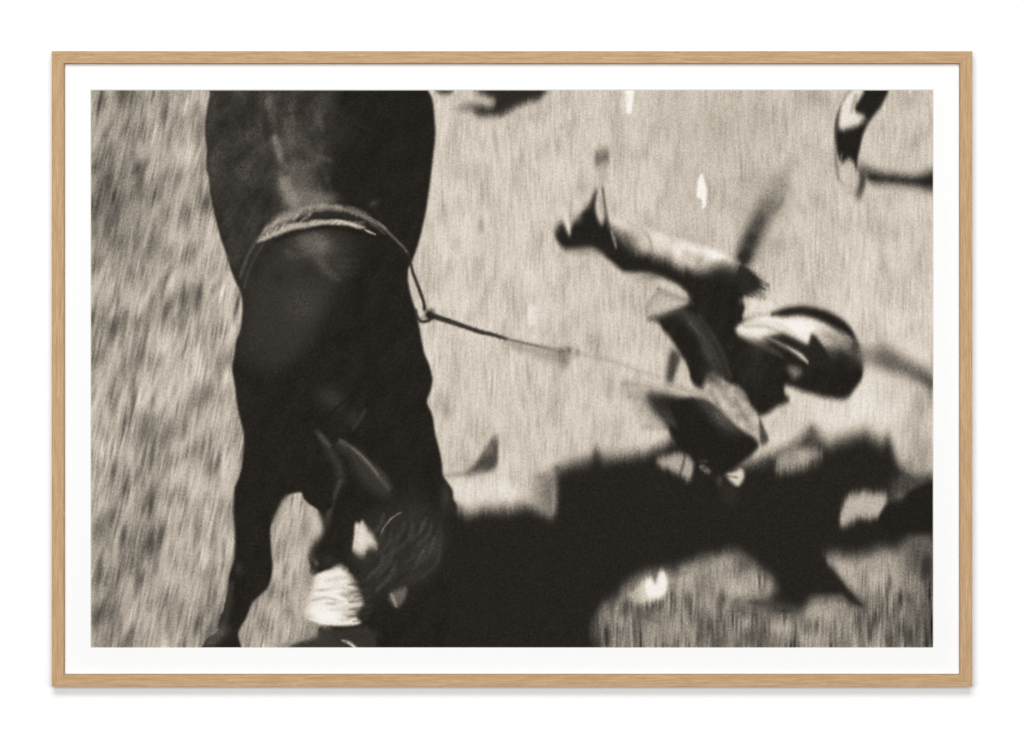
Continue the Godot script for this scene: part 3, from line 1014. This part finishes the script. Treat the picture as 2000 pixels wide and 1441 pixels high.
	blob(1632, 662, 26, 15, 146, .85, 36)
	blob(1656, 676, 22, 15, 98, .8, 44)
	blob(1622, 690, 26, 12, 62, .7, 30)
	blob(1668, 700, 16, 20, 52, .7, 20)
	for i in 12:
		var t := i / 11.0
		stroke([lerpf(1588, 1636, t), lerpf(648, 646, t), 1, lerpf(1606, 1656, t), lerpf(664, 664, t), 3, lerpf(1620, 1674, t), lerpf(688, 694, t), 1], 50 if i % 2 else 190, 4, rng.randf_range(.15, .4))
	slide(1632, 672, 54, 40, 14, 16, 1.0, 30)
	blob(1562, 637, 44, 13, 247, .95, 16, "shirt")
	blob(1490, 623, 34, 7, 246, .8, 0, "shirt")
	stroke([1462, 628, 1, 1485, 627, 2, 1508, 629, 2, 1533, 638, 3, 1556, 656, 2], 168, 2.5, .5)
	stroke([1452, 637, 1, 1490, 636, 2, 1516, 645, 3, 1538, 654, 3, 1560, 665, 4, 1580, 674, 3], 118, 3, .65)
	blob(1530, 647, 18, 6, 186, .5, 28)
	blob(1455, 650, 16, 9, 224, .7, 10)
	blob(1476, 662, 20, 9, 178, .6, 24)
	blob(1512, 653, 18, 6, 184, .6, 16)
	# dark wedges under the folds
	shape([1478, 686, 1498, 660, 1520, 655, 1532, 653, 1556, 665, 1579, 676, 1584, 656, 1588, 652, 1598, 662, 1612, 690, 1626, 720, 1580, 712, 1556, 684, 1524, 668, 1506, 672], 40, 3.5, 5, .95, .05)
	for i in 7:
		stroke([1446 + i * 9, 655 + i * 2.5, 1, 1462 + i * 9, 664 + i * 3, 5, 1482 + i * 9, 676 + i * 4, 1], 120 if i % 2 else 52, 4, .45)
	slide(1485, 668, 50, 18, 22, 11, .9, 24)
	stroke([1500, 660, 1, 1526, 671, 2, 1546, 682, 5, 1564, 694, 7, 1578, 707, 3], 240, 2.2, .98)
	stroke([1494, 658, 2, 1512, 665, 4, 1534, 679, 5], 104, 5, .5)
	shape([1538, 715, 1552, 716, 1566, 722, 1562, 734, 1550, 740, 1543, 728], 132, 6, 7, .8, .1)
	blob(1480, 690, 30, 22, 56, .5, 0, "trunk", .6)
	blob(1470, 730, 34, 40, 50, .4, 0, "trunk", .8)
	# hat brim catching no light
	stroke([1508, 613, 3, 1535, 608, 10, 1565, 606, 14, 1600, 612, 14, 1632, 626, 14, 1655, 642, 12, 1668, 658, 4], 34, 4, .98)
	smear(1640, 640, 50, 44, 1570, 720, 9, .8)
	soften(1672, 690, 26, 44, 3, 3, .9)
	# arm reaching to the edge
	shape([1672, 674, 1700, 686, 1722, 670, 1744, 683, 1776, 701, 1830, 735, 1830, 764, 1790, 744, 1756, 727, 1728, 727, 1710, 708, 1684, 710], 92, 14, 14, .85, .25)
	stroke([1715, 702, 8, 1745, 710, 14, 1780, 726, 12, 1825, 750, 12], 64, 10, .6)
	blob(1692, 692, 16, 12, 132, .5)
	blob(1700, 690, 26, 20, 150, .45)
	soften(1750, 705, 90, 60, 5, 9, .9)
	# pale fabric of the lower leg
	shape([1388, 730, 1402, 732, 1418, 745, 1443, 756, 1456, 769, 1465, 786, 1480, 808, 1484, 830, 1482, 860, 1465, 849, 1444, 834, 1422, 817, 1402, 795, 1378, 770, 1372, 756], 168, 5, 5, .95, .2, "", "calf")
	mottle("calf", 50, .05, .035, 40, 72)
	blob(1392, 738, 22, 16, 76, .85, 45)
	blob(1425, 800, 12, 16, 202, .7, 45, "calf")
	blob(1418, 768, 16, 10, 190, .5, 45, "calf")
	blob(1452, 770, 14, 12, 84, .6, 50, "calf")
	stroke([1440, 818, 2, 1446, 808, 6, 1458, 798, 2], 100, 4, .6)
	blob(1462, 830, 12, 14, 182, .5, 45, "calf")
	slide(1430, 795, 70, 40, 10, 14, .7, 50)
	shape([1483, 812, 1490, 829, 1502, 860, 1486, 868, 1484, 840], 62, 2.5, 5, .9)
	# the dark boot swinging through
	shape([1262, 767, 1278, 767, 1296, 768, 1326, 775, 1356, 774, 1380, 780, 1402, 797, 1422, 817, 1447, 838, 1471, 853, 1483, 868, 1474, 883, 1455, 900, 1432, 917, 1414, 924, 1398, 922, 1358, 893, 1334, 882, 1313, 855, 1302, 832, 1284, 812, 1270, 793], 34, 4, 5, 1.0, .15, "", "boot")
	blob(1408, 814, 42, 20, 84, 1.0, 42, "boot")
	blob(1430, 832, 22, 14, 72, .6, 42, "boot")
	blob(1378, 792, 34, 9, 72, .7, 30, "boot")
	for i in 9:
		# the toe dissolves into smeared lines
		var y := 766.0 + i * 7.5
		var x := 1262.0 + i * 4.0
		stroke([x - 22 - rng.randf_range(0, 30), y - 6, 1, x, y - 1, 5, x + 26, y + 5, 7], 84 + rng.randf_range(-20, 40), 4, .4)
	stroke([1215, 748, 2, 1270, 753, 5, 1310, 754, 6, 1345, 761, 6, 1375, 773, 4], 128, 5, .6)
	stroke([1228, 752, 2, 1262, 758, 3, 1300, 760, 3, 1340, 768, 3, 1372, 778, 2], 190, 3, .6)
	stroke([1250, 764, 1, 1290, 766, 3, 1325, 772, 2], 80, 2.5, .6)
	stroke([1255, 833, 1, 1275, 834, 4, 1300, 836, 5], 76, 4, .6)
	blob(1255, 800, 16, 28, 150, .45)
	smear(1278, 795, 56, 56, 1420, 880, 6, .9)
	smear(1335, 775, 70, 26, 1340, 900, 10, .7)


func crisp_marks() -> void:
	# bits of paper and a stone
	shape([1222, 170, 1237, 170, 1238, 194, 1233, 221, 1224, 219, 1223, 192], 243, 2, 3, 1.0, 0.2)
	blob(1217, 200, 8, 22, 224, .6)
	shape([1370, 338, 1373, 339, 1375, 350, 1381, 367, 1380, 400, 1372, 411, 1371, 388, 1361, 385, 1363, 352], 244, 1.2, 1.6, 1.0, 0.0, "", "", true)
	shape([1165, 296, 1188, 294, 1188, 320, 1164, 322], 96, 4, 16, 0.9, 0.25)
	blob(1176, 336, 12, 26, 158, .55)
	blob(1174, 356, 9, 14, 165, .4)
	shape([1033, 598, 1047, 600, 1046, 632, 1031, 630], 228, 2, 5, 0.8)
	blob(1034, 610, 3, 16, 238, .6)
	# frayed edge of the jacket
	for i in 12:
		var t := i / 11.0
		var y := lerpf(528, 575, t)
		var far := 1468.0 + 34.0 * sin(PI * clampf(t * 1.15, 0.0, 1.0)) + rng.randf_range(-8, 8)
		stroke([1446, y - 8, 8, lerpf(1446, far, .55), y - 2, 4, far, y + 5 + rng.randf_range(0, 6), .7], 42, 1.8, .6)
	stroke([1464, 527, .8, 1478, 536, 1.4, 1488, 549, .8], 170, 1.2, .4)
	# the branching end of the shadow
	blob(1478, 1176, 26, 6, 62, .6, 6, "", .5)
	blob(1525, 1192, 34, 7, 52, .6, 4, "", .5)
	blob(1552, 1206, 7, 18, 92, .5)
	blob(1440, 1172, 20, 8, 92, .5, -30, "", .5)
	blob(1412, 1168, 10, 14, 72, .6, 0, "", .5)
	blob(1452, 1102, 18, 14, 84, .6, 0, "", .5)
	blob(1330, 1120, 26, 6, 84, .45, -14)
	for t in [[1600, 1200, 36, 22, 186], [1525, 1225, 22, 14, 194], [1718, 1128, 36, 34, 190], [1440, 1146, 40, 22, 184], [1340, 1140, 26, 26, 176], [1455, 1215, 12, 16, 190], [1575, 1245, 30, 16, 182], [1310, 1215, 16, 30, 172], [1650, 1112, 16, 18, 190], [1210, 1215, 14, 16, 170]]:
		blob(t[0], t[1], t[2], t[3], t[4], .5, 0, "", .8)
	blob(1262, 1205, 30, 6, 92, .5, 24, "", .6)
	blob(1186, 1248, 6, 20, 56, .8)
	blob(1470, 1242, 16, 14, 84, .55, 0, "", .7)
	blob(1405, 1254, 18, 14, 84, .55, 0, "", .7)
	blob(1740, 1248, 12, 20, 76, .6, 0, "", .6)
	blob(1812, 1108, 16, 26, 56, .85, 0, "", .5)
	blob(1066, 962, 12, 34, 96, .5, 0, "", .7)
	blob(1056, 930, 14, 10, 112, .5, 0, "", .7)
	blob(1088, 914, 10, 10, 70, .5, 0, "", .7)
	# spur and scraps by the heel
	shape([1419, 926, 1432, 922, 1449, 915, 1454, 930, 1443, 949, 1430, 942], 216, 4, 5, .95, .1)
	stroke([1414, 928, 2, 1430, 930, 3, 1440, 932, 1], 70, 2.5, .7)
	shape([1366, 908, 1376, 907, 1388, 918, 1384, 926, 1372, 918], 186, 2.5, 2.5, .9)
	stroke([1366, 900, 3, 1380, 900, 3], 180, 2, .7)
	stroke([1378, 912, 1, 1386, 910, 1.4, 1394, 916, 1], 40, 1.5, .9)
	blob(1405, 938, 8, 14, 88, .5)
	for i in 8:
		stroke([1352 + i * 5, 886 + i * 3, 6, 1356 + i * 5, 898 + i * 3, 3.5, 1360 + i * 5 + rng.randf_range(-7, 7), 908 + i * 3 + rng.randf_range(-4, 5), .8], 36, 2, .75)
	soften(1400, 905, 60, 26, 1.6, 1.6, .7)


func horse() -> void:
	shape([398, 150, 410, 177, 406, 204, 401, 241, 401, 267, 404, 290, 403, 327, 408, 348, 410, 374, 417, 411, 428, 454, 437, 482, 447, 515, 458, 545, 469, 570, 473, 592, 473, 614, 469, 644, 460, 668, 457, 694, 453, 720, 458, 756, 464, 800, 473, 835, 476, 859, 474, 889, 468, 926, 458, 952, 456, 975, 455, 1000, 458, 1042, 457, 1088, 447, 1123, 442, 1166, 428, 1207, 420, 1234, 400, 1252, 390, 1290,
		470, 1290, 465, 1238, 480, 1207, 493, 1177, 512, 1158, 525, 1143, 532, 1110, 530, 1080, 528, 1033, 539, 1003, 551, 979, 562, 967, 578, 962, 590, 962, 594, 973, 605, 984, 618, 992, 625, 1010, 630, 1026, 628, 1044, 612, 1062, 602, 1082, 604, 1102, 608, 1124, 640, 1112, 662, 1106, 690, 1130, 700, 1160, 712, 1180, 730, 1290, 860, 1290, 880, 1100, 892, 1000, 886, 975, 884, 958, 875, 943, 865, 927, 864, 911, 858, 879, 850, 846, 844, 810, 834, 785, 841, 763, 845, 743, 844, 735, 838, 712, 829, 690, 823, 664, 818, 634, 811, 603, 803, 578, 797, 548, 798, 523, 805, 509, 817, 475, 824, 447, 832, 411, 840, 357, 845, 308, 849, 278, 850, 252, 847, 213, 844, 192, 836, 177, 826, 150], 35, 2.0, 2.5, 1.0, .10, "", "horse")
	# lit flank, left of the spine
	shape([390, 150, 560, 150, 640, 150, 650, 240, 640, 320, 620, 400, 560, 420, 500, 480, 470, 560, 430, 480, 400, 380, 385, 260], 57, 26, 30, .95, 0, "horse")
	blob(440, 260, 26, 50, 46, .6, 0, "horse")
	blob(455, 390, 20, 60, 48, .5, 0, "horse")
	blob(500, 300, 40, 70, 62, .6, 0, "horse")
	blob(640, 230, 50, 70, 58, .5, 0, "horse")
	blob(560, 225, 22, 50, 78, .6, -20, "horse")
	blob(570, 265, 16, 26, 84, .6, -25, "horse", .4)
	blob(545, 300, 9, 40, 110, .75, -14, "horse", .4)
	blob(548, 360, 8, 40, 108, .5, -4, "horse", .3)
	blob(575, 330, 22, 44, 92, .6, -20, "horse", .4)
	blob(566, 372, 16, 36, 138, .75, -14, "horse", .3)
	blob(600, 375, 30, 30, 112, .7, 10, "horse", .3)
	blob(640, 385, 30, 18, 96, .55, 12, "horse")
	blob(590, 300, 12, 22, 72, .5, -30, "horse")
	blob(528, 200, 10, 40, 76, .5, -12, "horse")
	blob(598, 280, 10, 16, 98, .4, -30, "horse", .5)
	blob(730, 395, 14, 8, 74, .6, -25, "horse")
	stroke([522, 190, 6, 532, 240, 8, 540, 290, 10, 552, 322, 8], 92, 10, .5, "horse")
	stroke([536, 268, 4, 544, 300, 8, 558, 326, 6], 126, 7, .6, "horse")
	stroke([590, 280, 4, 610, 300, 6, 640, 312, 3], 84, 8, .5, "horse")
	stroke([566, 300, 3, 590, 322, 6, 620, 318, 3], 96, 7, .4, "horse")
	for i in 34:
		# coat catching the light along the spine
		var x := 535 + rng.randf_range(0, 95)
		var y := rng.randf_range(190, 385)
		stroke([x, y, .8, x + 8, y + 16, rng.randf_range(1.5, 4), x + 14, y + 34, .8], 66 if i % 3 else 122, 9, rng.randf_range(.08, .22), "horse")
	mottle("horse", 26, .022, .012, 20, 73)
	mottle("horse", 12, .16, .06, 25, 74)
	stroke([552, 350, 6, 562, 378, 12, 576, 402, 16], 140, 10, .75, "horse")
	blob(612, 386, 34, 20, 118, .6, 8, "horse")
	blob(585, 345, 20, 20, 88, .5, 0, "horse")
	blob(574, 384, 26, 28, 148, .55, -12, "horse", .3)
	blob(612, 392, 36, 20, 132, .55, 6, "horse", .3)
	blob(590, 350, 34, 34, 92, .45, 0, "horse", .3)
	soften(575, 330, 70, 90, 4, 4, .6)
	# the hindquarters below the rope
	shape([500, 480, 560, 455, 620, 445, 680, 455, 690, 500, 660, 560, 620, 640, 580, 700, 520, 720, 470, 690, 475, 600, 480, 530], 55, 28, 30, .9, 0, "horse")
	blob(620, 478, 34, 26, 104, .75, 15, "horse", .3)
	blob(612, 462, 26, 10, 96, .5, 5, "horse")
	blob(632, 515, 12, 22, 88, .6, -30, "horse", .3)
	blob(665, 520, 22, 22, 66, .5, 0, "horse")
	blob(600, 528, 18, 14, 44, .6, -30, "horse")
	blob(565, 500, 14, 14, 74, .4, 0, "horse")
	blob(520, 490, 22, 18, 40, .7, 0, "horse")
	blob(540, 540, 16, 20, 40, .5, 0, "horse")
	blob(590, 590, 44, 40, 64, .6, 0, "horse")
	blob(500, 690, 40, 30, 46, .6, 0, "horse")
	blob(494, 680, 7, 12, 58, .5, 0, "horse")
	for i in 7:
		stroke([660 - i * 2, 498 + i * 7, 1, 680, 500 + i * 7, 2.4, 705 - i * 2, 502 + i * 6, .8], 70 if i % 2 else 42, 3, .35, "horse")
	# thigh, with a fold
	blob(645, 778, 40, 26, 62, .7, 40, "horse", .3)
	blob(690, 815, 16, 20, 58, .6, 40, "horse")
	stroke([640, 815, 1, 660, 792, 3, 690, 770, 2, 705, 755, 1], 30, 3, .8, "horse")
	stroke([688, 838, 1, 702, 818, 6, 712, 800, 1], 66, 5, .6, "horse")
	blob(480, 770, 20, 50, 46, .5, 0, "horse")
	blob(490, 860, 40, 60, 40, .4, 0, "horse")
	# the tail sweeping round
	stroke([620, 844, 2, 634, 864, 10, 648, 886, 14, 660, 910, 18, 666, 938, 12], 60, 10, .8, "horse")
	stroke([624, 848, 1, 632, 858, 5, 642, 870, 3], 84, 6, .6, "horse")
	stroke([664, 866, 4, 690, 890, 20, 712, 918, 36, 738, 946, 36, 756, 962, 16], 58, 14, .85, "horse")
	stroke([664, 860, 1, 690, 877, 4, 712, 897, 7, 732, 920, 7, 748, 940, 5, 758, 954, 1], 94, 7, .6, "horse")
	stroke([686, 874, 1, 706, 890, 2.4, 724, 910, 2.4, 738, 928, 1], 140, 2.4, .55, "horse")
	stroke([735, 910, 1, 752, 930, 3, 764, 950, 2], 66, 5, .5, "horse")
	smear(715, 915, 70, 60, 600, 990, 5, .7)
	stroke([663, 940, 1, 657, 956, 6, 648, 976, 6, 641, 1000, 4, 637, 1020, 2], 80, 7, .6, "horse")
	stroke([650, 985, 4, 642, 1012, 8, 636, 1034, 4], 62, 5, .6, "horse")
	blob(870, 968, 14, 34, 62, .7, 0, "horse")
	blob(885, 992, 16, 14, 50, .6)
	blob(615, 474, 36, 22, 98, .6, 15, "horse", .2)
	blob(628, 480, 10, 12, 118, .5, 30, "horse")
	blob(606, 476, 40, 24, 104, .55, 12, "horse", .3)
	blob(500, 520, 22, 30, 38, .6, 20, "horse")
	blob(590, 600, 46, 40, 66, .4, 0, "horse", .4)
	stroke([608, 490, 4, 622, 510, 8, 638, 530, 6, 660, 545, 3], 86, 8, .5, "horse")
	stroke([560, 490, 4, 576, 500, 8, 590, 496, 4], 78, 9, .5, "horse")
	soften(640, 500, 90, 60, 4, 3, .8)
	# the smeared tail hair and hock
	shape([720, 1010, 790, 975, 850, 990, 868, 1040, 866, 1090, 840, 1125, 800, 1145, 750, 1168, 705, 1160, 690, 1100, 700, 1040], 54, 34, 34, .7, 0, "horse")
	blob(845, 1075, 14, 30, 66, .7, 10, "horse")
	blob(800, 1035, 12, 50, 60, .5, 12, "horse")
	blob(745, 1040, 20, 34, 48, .5, 0, "horse")
	blob(858, 1062, 9, 36, 62, .6, 8, "horse")
	blob(815, 1125, 40, 14, 62, .6, -28, "horse")
	for i in 40:
		var x := rng.randf_range(725, 862)
		var y := rng.randf_range(1000, 1100)
		var l := rng.randf_range(.7, 1.2)
		stroke([x, y, 1, x - 8 * l, y + 26 * l, rng.randf_range(3, 9), x - 36 * l, y + 54 * l, 1], 88 if i % 2 else 38, 5, rng.randf_range(.2, .45), "horse")
	smear(790, 1085, 90, 90, 700, 1000, 5, .7)
	stroke([743, 1040, .6, 750, 1028, 1.6, 762, 1013, 2.2, 774, 1004, 1.4, 782, 1000, .5], 150, 1.4, .9)
	stroke([756, 1020, 1, 764, 1011, 1.4, 770, 1007, 1], 200, 1, .5)
	shape([580, 950, 589, 962, 594, 973, 605, 985, 618, 993, 632, 1000, 650, 990, 650, 940], 35, 1.5, 1.5, 1.0, 0, "", "", true)
	# white mark on the hock
	shape([694, 1022, 703, 1024, 708, 1017, 717, 1034, 730, 1050, 737, 1071, 721, 1072, 710, 1088, 699, 1083, 688, 1074, 691, 1048], 214, 3, 5, .95, .3)
	blob(705, 1050, 9, 24, 236, .7)
	blob(722, 1074, 14, 9, 60, .7, -20)
	blob(706, 1092, 24, 12, 54, .95, 0)
	slide(712, 1060, 34, 46, -3, 16, .9)
	# gap of ground between the legs, softened by the swinging hoof
	blob(612, 1058, 10, 14, 96, .5)
	blob(598, 1110, 9, 34, 130, .45, 6, "", .8)
	blob(640, 1095, 22, 16, 54, .6, 0, "horse")
	stroke([604, 1080, 4, 612, 1092, 7, 618, 1100, 3], 110, 5, .55)
	# white sock
	shape([662, 1106, 670, 1112, 683, 1121, 693, 1141, 702, 1160, 710, 1178, 700, 1192, 697, 1205, 704, 1215, 690, 1221, 652, 1222, 625, 1217, 595, 1206, 597, 1184, 608, 1150, 616, 1124, 640, 1114], 236, 4, 3, 1.0, .25, "", "sock")
	blob(632, 1200, 40, 14, 248, .9, 6, "sock")
	blob(650, 1150, 30, 16, 244, .7, -14, "sock")
	blob(603, 1170, 10, 40, 205, .6, 10, "sock", .5)
	var folds := [[610, 1172, 632, 1166, 655, 1170], [618, 1152, 645, 1150, 668, 1140], [636, 1178, 652, 1178, 662, 1172], [640, 1192, 668, 1188, 690, 1180], [660, 1200, 680, 1194, 700, 1190], [664, 1160, 680, 1166, 700, 1160], [640, 1135, 662, 1128, 676, 1126], [672, 1150, 684, 1150, 694, 1146], [662, 1210, 684, 1206, 702, 1202]]
	for f in folds:
		stroke([f[0], f[1], 1, f[2], f[3], 4, f[4], f[5], 1], 140, 3.5, .6, "sock")
	blob(688, 1160, 12, 9, 150, .6, -20, "sock")
	blob(652, 1148, 6, 3, 140, .6, -10, "sock")
	for i in 5:
		var y := 1132 + i * 15 + rng.randf_range(-6, 6)
		stroke([722, y, 9, 704, y + 6, rng.randf_range(3, 8), 684 - rng.randf_range(-6, 22), y + 11, 1], 58, 4, .5)
	smear(660, 1165, 60, 66, 620, 1320, 7, 1.0)
	blob(640, 1198, 36, 15, 250, .8, 4)
	blob(648, 1156, 24, 18, 246, .5, -14)
	for i in 7:
		var y := 1132 + i * 12 + rng.randf_range(-5, 5)
		stroke([716, y, 8, 704, y + 4, 4, 690 - rng.randf_range(-6, 12), y + 7, 1], 56, 3, .45)
	stroke([652, 1108, 4, 664, 1104, 8, 676, 1112, 4], 200, 5, .5)
	blob(594, 1165, 14, 50, 178, .75, 8, "", .4)
	blob(604, 1130, 12, 26, 150, .6, 20, "", .4)
	blob(600, 1204, 16, 10, 176, .6)
	# the hoof and the dust under it
	shape([570, 1290, 566, 1262, 590, 1250, 620, 1240, 622, 1226, 652, 1229, 700, 1224, 724, 1232, 730, 1290], 52, 5, 7, .95, .5)
	blob(600, 1240, 24, 12, 120, .5, 0, "", .7)
	blob(560, 1262, 20, 8, 95, .5, 0, "", .7)
	stroke([668, 1250, 2, 680, 1254, 7, 694, 1264, 6], 168, 3, .85)
	stroke([678, 1254, 1, 686, 1259, 2.4, 692, 1264, 2], 238, 1.5, .9)
	blob(730, 1240, 14, 14, 60, .6)
	shape([758, 1164, 775, 1152, 794, 1148, 790, 1170, 774, 1186], 112, 5, 6, .8, .2)
	stroke([763, 1160, 4, 768, 1170, 6, 773, 1184, 1], 172, 3, .7)
	soften(618, 1045, 40, 60, 4, 8, .95)
	soften(545, 990, 30, 50, 2, 5, .8)
	# near leg: worn light along its edge
	blob(465, 1110, 10, 18, 66, .6)
	stroke([450, 1140, 6, 446, 1170, 12, 438, 1205, 14, 430, 1232, 10], 64, 8, .7, "horse")
	blob(425, 1236, 26, 16, 96, .75, -30)
	blob(408, 1255, 22, 12, 104, .6, -20, "", .5)
	stroke([436, 1184, .8, 432, 1196, 1.6], 205, 1.5, .6)
	stroke([414, 1238, 1, 424, 1228, 2], 190, 2, .5)
	stroke([456, 965, 2, 456, 1000, 3, 459, 1042, 3, 457, 1088, 2], 68, 3, .4)


func rope() -> void:
	# dark hollow under the rope
	stroke([540, 470, 4, 560, 460, 8, 603, 446, 9, 646, 442, 9, 690, 449, 8, 730, 462, 5], 32, 5, .8, "horse")
	# upper turn
	stroke([508, 464, 6, 522, 449, 15, 542, 432, 22, 570, 418, 22, 600, 407, 17, 626, 404, 13, 652, 406, 12, 682, 410, 12, 708, 420, 10, 722, 431, 8], 118, 6, .95, "horse", .5)
	stroke([514, 458, 4, 530, 443, 8, 552, 428, 10, 580, 414, 9, 610, 403, 7, 640, 401, 6, 664, 405, 4], 152, 5, .7, "horse", .5)
	stroke([680, 404, 3, 706, 413, 5, 722, 424, 3], 84, 5, .6, "horse")
	stroke([705, 420, 3, 730, 434, 6, 748, 444, 6, 762, 458, 5, 786, 481, 4, 797, 496, 2], 118, 3, .8, "horse")
	stroke([716, 422, 1, 736, 432, 2, 754, 446, 2], 150, 2, .6, "horse")
	stroke([700, 428, 5, 724, 442, 8, 748, 455, 7, 770, 472, 5], 36, 3.5, .8, "horse")
	stroke([722, 436, 1, 738, 446, 2.4, 750, 456, 1], 96, 2, .7, "horse")
	# dark between the turns
	stroke([578, 430, 2, 592, 426, 5, 604, 422, 8, 614, 420, 9, 625, 419, 10, 657, 418, 10, 682, 424, 9, 700, 432, 9, 716, 442, 6], 46, 3, .92, "horse")
	# lower turn, in full light
	stroke([502, 470, 5, 520, 461, 12, 536, 453, 14, 568, 442, 14, 600, 438, 11, 612, 435, 11, 635, 433, 9, 657, 433, 9, 680, 436, 9, 697, 441, 7, 710, 444, 4], 180, 3.5, .95, "horse", .3)
	stroke([598, 437, 4, 606, 441, 3], 120, 2, .5, "horse")
	stroke([655, 430, 3, 675, 434, 5, 694, 440, 4], 216, 2, .7, "horse")
	stroke([712, 448, 2, 720, 452, 4.5, 732, 457, 1.5], 200, 1.8, .95, "horse")
	for i in 40:
		# strands of the lay, rough and uneven
		var t := i / 39.0
		var x := lerpf(512, 604, t) + rng.randf_range(-3, 3)
		var y := lerpf(456, 414, sqrt(t)) + rng.randf_range(-7, 12)
		stroke([x, y + 5, 1, x + 4, y + 1, rng.randf_range(1.5, 4), x + 9, y - 4, 1], 70 if i % 2 else 212, 2.2, rng.randf_range(.25, .6), "horse")
	for i in 16:
		var x := lerpf(606, 706, i / 15.0)
		stroke([x, 437, 1, x + 4, 434, 2.4, x + 9, 432, 1], 120 if i % 2 else 224, 2, .35, "horse")
	soften(560, 432, 70, 44, 1.5, 1.5, .6)
	# tail of the rope running down the near side
	stroke([516, 458, 3, 503, 466, 5, 489, 487, 5, 477, 512, 5, 468, 540, 4], 88, 3.5, .75, "horse")
	stroke([512, 476, 3, 498, 500, 4, 484, 530, 4, 476, 560, 3], 76, 3.5, .6, "horse")
	stroke([505, 462, 1, 512, 460, 2, 520, 466, 1], 150, 2, .6, "horse")
	# the strap and knot at the far side
	stroke([799, 524, 3, 801, 540, 7, 806, 560, 8, 812, 578, 8, 818, 598, 5], 194, 2, .95)
	stroke([796, 494, 5, 801, 512, 5, 805, 530, 6, 812, 548, 6, 820, 570, 7, 827, 591, 6, 828, 603, 7], 46, 2, .95)
	stroke([807, 545, 1, 814, 562, 1.6, 821, 582, 1], 105, 1.5, .4)
	blob(838, 614, 11, 12, 36, 1.4)
	blob(842, 607, 7, 8, 80, .5)
	stroke([812, 604, 4, 815, 618, 5, 822, 627, 6, 834, 626, 6, 844, 620, 6], 40, 2.5, .9)
	blob(820, 611, 5, 6, 205, 1.2)
	blob(823, 620, 4, 4, 110, .7)
	stroke([846, 617, 11, 872, 625, 10, 904, 636, 9, 936, 647, 8, 962, 653, 7, 988, 661, 6], 42, 2.4, .95, "", .3)
	for i in 22:
		# fibres standing off the rope
		var t := i / 21.0
		var x := lerpf(850, 985, t)
		var y := lerpf(619, 660, t)
		stroke([x, y, 2, x + rng.randf_range(-2, 5), y + (rng.randf_range(5, 9) if i % 2 else -rng.randf_range(4, 7)), .6], 74, 1.4, .55)
	shape([985, 660, 1014, 667, 1046, 673, 1083, 680, 1112, 684, 1110, 712, 1094, 714, 1080, 708, 1036, 695, 992, 673], 140, 5, 8, .55, .3)
	stroke([985, 660, 4, 1014, 667, 4, 1046, 674, 4, 1083, 682, 4], 84, 3, .75)
	blob(1100, 690, 20, 18, 96, .6, 0, "", .9)
	blob(1094, 684, 9, 6, 62, .6)
	blob(1111, 683, 7, 8, 60, .6)
	blob(1104, 704, 12, 10, 110, .5, 0, "", .9)
	slide(1090, 695, 60, 34, 2, 9, .8)
	blob(1128, 687, 7, 9, 122, .6)
	blob(1100, 716, 12, 8, 142, .5)
	stroke([1120, 688, 8, 1154, 695, 9, 1200, 706, 9, 1240, 720, 8, 1285, 736, 10], 160, 6, .42)


func finish_print() -> void:
	# film grain, then the warm black-and-white tone of the paper
	var keep := C.duplicate()
	C = box_blur(C, PW, PH, 1.3, 1.3)
	for i in PW * PH:
		var ex := i % PW
		var ey := i / PW
		if ex < 3 or ey < 3 or ex > PW - 4 or ey > PH - 4:
			C[i] = keep[i]
		else:
			C[i] = lerpf(C[i], keep[i], 0.55)
	var lut := PackedByteArray()
	lut.resize(256 * 3)
	for v in 256:
		var d := 0.0
		if v < 60:
			d = lerpf(2.5, 4.5, v / 60.0)
		elif v < 180:
			d = lerpf(4.5, 12.5, (v - 60) / 110.0) if v < 170 else 12.5
		else:
			d = lerpf(12.5, 5.0, clampf((v - 205) / 38.0, 0.0, 1.0))
		var rgb := [v + d * 0.75, v - d * 0.05, v - d * 1.15]
		for c in 3:
			var l: float = pow(clampf((rgb[c] / 255.0 + 0.055) / 1.055, 0.0, 1.0), 2.4) if rgb[c] > 10.3 else maxf(rgb[c], 0.0) / 255.0 / 12.92
			l /= GAIN
			var s: float = 1.055 * pow(l, 1.0 / 2.4) - 0.055 if l > 0.0031308 else l * 12.92
			lut[v * 3 + c] = clampi(int(round(s * 255.0)), 0, 255)
	var bytes := PackedByteArray()
	bytes.resize(PW * PH * 3)
	var prev := 0.0
	for i in PW * PH:
		var r := rng.randf() + rng.randf() - 1.0
		var g := r * 0.75 + prev * 0.45
		prev = r
		var v := C[i]
		var amp := 11.0 if v < 60.0 else (30.0 - absf(v - 140.0) * 0.12)
		var k := clampi(int(v + g * amp), 22, 244) * 3
		bytes[i * 3] = lut[k]
		bytes[i * 3 + 1] = lut[k + 1]
		bytes[i * 3 + 2] = lut[k + 2]
	picture = Image.create_from_data(PW, PH, false, Image.FORMAT_RGB8, bytes)


var picture: Image


func print_texture() -> ImageTexture:
	return ImageTexture.create_from_image(picture)
